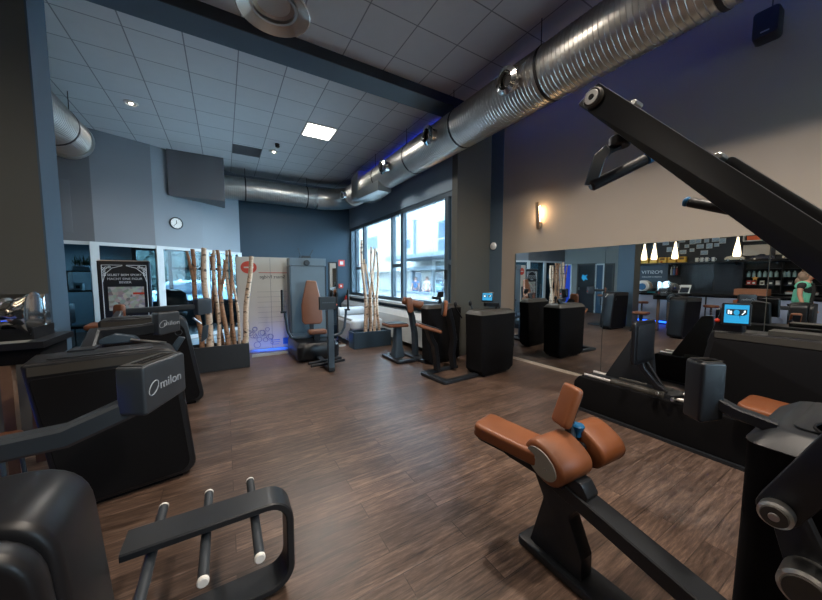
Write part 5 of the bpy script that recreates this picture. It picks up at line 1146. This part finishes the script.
obj('canopy', G().box(12.8,16,11,25.9,3.1,3.4), BS, t); obj('canopy', G().box(14.2,17.6,11,25.0,2.2,2.45), BS, t)
bwin('glass_front', 19.5,24.6,0,2.1, 3, 17.6); bwin('door', 27.2,28.7,0,2.1, 1, 17.6)
for y in (24.8,21.5,18): obj('pillar', G().box(15.,15.3,y,y+.3,-.14,2.2), BS, t)
t = thing('yard_wall', (9,12,-.14), 'low pale wall with dark coping outside the window', 'wall')
obj('wall_body', G().box(9,9.3,6,24,-.14,.7), BW, t); obj('coping', G().box(8.95,9.35,6,24,.7,.78), mat('coping_grey', (110,124,132), .7), t)
t = thing('container', (12.2,12.6,-.14), 'white box body of a vehicle parked behind the yard wall', 'vehicle'); obj('box', G().box(11.3,13,10,13.2,.35,1.75,.06), BW, t); obj('chassis', G().box(11.4,12.9,10.1,13.1,.2,.35), DRK, t)
for x in (11.35,12.95):
    for y in (10.6,12.6): obj('wheel', G().cyl((x-.1,y,.16),(x+.1,y,.16), .3, 20, .03), BLK, t)
BLUJ = mat('blue_jacket', (60,110,160), .8); JEAN = mat('blue_jeans', (56,96,150), .8); WT = mat('white_tshirt', (220,224,226), .8); HR = mat('dark_hair', (60,46,40), .8)
person((10.2,15.2,-.14), math.radians(200), 'person in white top and blue trousers standing in the yard beyond the low wall', WT, JEAN, HR)
person((10.9,17.6,-.14), math.radians(230), 'person in blue jacket standing by the bicycles in the yard', BLUJ, BLUJ, HR)
for i, (y, lb) in enumerate(((18.6,'bicycle furthest left in the yard'),(16.6,'bicycle between the two people in the yard'),(13.7,'bicycle beside the person in white'))):
    t = thing('bicycle', (10.6,y,-.14), lb, 'bicycle', 'bicycles in the yard')
    for s in (-.5,.5):
        w = obj('wheel', G().tube([(10.6,y+s+.33*math.cos(a),.2+.33*math.sin(a)) for a in [2*PI*k/20 for k in range(21)]], .025, 6), BLK, t); g = G()
        for k in range(6): g.cyl((10.6,y+s,.2),(10.6,y+s+.32*math.cos(k*PI/3),.2+.32*math.sin(k*PI/3)), .006, 5)
        obj('spokes', g, STL, w)
    obj('frame', G().tube([(10.6,y-.5,.2),(10.6,y-.15,.65),(10.6,y+.35,.68),(10.6,y,.22),(10.6,y-.15,.65)], .022, 8), BLUC, t); obj('fork', G().tube([(10.6,y+.5,.2),(10.6,y+.35,.68),(10.6,y+.33,.85)], .02, 8), BLUC, t)
    obj('handlebar', G().tube([(10.35,y+.3,.88),(10.6,y+.35,.86),(10.85,y+.3,.88)], .015, 8), BLK, t); obj('saddle', G().ell((10.6,y-.18,.78),.07,.13,.04), BLK, t)

# ------------------------------------------------------------------ light
def spot(x, y, e, ang=120, col=(1,.86,.7), r=.12, blend=.6):
    l = bpy.data.lights.new('spot_lamp', 'SPOT'); l.energy = e; l.spot_size = math.radians(ang); l.spot_blend = blend; l.color = col; l.shadow_soft_size = r
    o = bpy.data.objects.new('spot_lamp', l); COL.objects.link(o); o.location = (x,y,CZ-.06); return o
def area(name, loc, rot, sx, sy, e, col):
    l = bpy.data.lights.new(name, 'AREA'); l.shape = 'RECTANGLE'; l.size = sx; l.size_y = sy; l.energy = e; l.color = col
    o = bpy.data.objects.new(name, l); COL.objects.link(o); o.location = loc; o.rotation_euler = rot; return o
WARM = (1,.87,.74)
for i, (x, y) in enumerate(((1.9,-2.2),(1.9,.2),(1.9,2.6))):
    spot(x, y, 260, 150, WARM)
    downlight(x, y, ['round downlight in the tiles far behind the camera','round downlight in the tiles above the camera','round downlight in the near tiles before the beam'][i], None)
for x, y in ((-2.4,-1.5),(-2.4,2.2)): spot(x, y, 60, 150, WARM)
o = spot(-3.4, 11.2, 45, 150, (.85,.94,1)); o.location.z = 2.9  # added lamp without a fitting, brightens the room behind the glass
spot(-1.29, 7.45, 60, 130, (1,.93,.85)); spot(1.16, 8.46, 60, 130, (1,.93,.85))
area('panel_lamp', (1.83,6.83,CZ-.03), (0,0,0), .55, .55, 45, (1,.96,.9))
l = bpy.data.lights.new('sconce_lamp', 'POINT'); l.energy = 5; l.color = (1,.7,.4); l.shadow_soft_size = .03; o = bpy.data.objects.new('sconce_lamp', l); COL.objects.link(o); o.location = rw(.12,.045,2.72)
# daylight
w = bpy.data.worlds.new('sky'); SC.world = w; w.use_nodes = True; n = w.node_tree.nodes; L = w.node_tree.links
bg = n['Background']; tc = n.new('ShaderNodeTexCoord'); sp = n.new('ShaderNodeSeparateXYZ'); cr = n.new('ShaderNodeValToRGB')
L.new(tc.outputs['Generated'], sp.inputs[0]); L.new(sp.outputs['Z'], cr.inputs['Fac'])
cr.color_ramp.elements[0].color = (.66,.81,.94,1); cr.color_ramp.elements[1].color = (.62,.78,1.,1); cr.color_ramp.elements[0].position = .0; cr.color_ramp.elements[1].position = .8
L.new(cr.outputs[0], bg.inputs['Color']); bg.inputs['Strength'].default_value = 18.5
# portals help the sky light through the two windows and the added rear one
p = area('window_portal', (XW+.25,7.95,2.15), (0,-PI/2,0), 2.4, 5.9, 1, (1,1,1)); p.data.cycles.is_portal = True; p.rotation_euler = (0, PI/2, 0)
p = area('rear_portal', (3.55,YR-.2,2.2), (PI/2,0,0), 1.3, 2.6, 1, (1,1,1)); p.data.cycles.is_portal = True
p = area('backroom_portal', (-.9,12.85,1.62), (PI/2,0,0), 3.0, 1.8, 1, (1,1,1)); p.data.cycles.is_portal = True; p.rotation_euler = (-PI/2, 0, 0)

vs = SC.view_settings; vs.view_transform = 'Standard'; vs.look = 'None'; vs.gamma = 1; vs.use_curve_mapping = False; vs.exposure = 0.8
SC.cycles.use_denoising = True; SC.cycles.max_bounces = 10; SC.cycles.diffuse_bounces = 5; SC.cycles.glossy_bounces = 6; SC.cycles.transparent_max_bounces = 16
SC.cycles.sample_clamp_indirect = 6; SC.cycles.caustics_reflective = False; SC.cycles.caustics_refractive = False
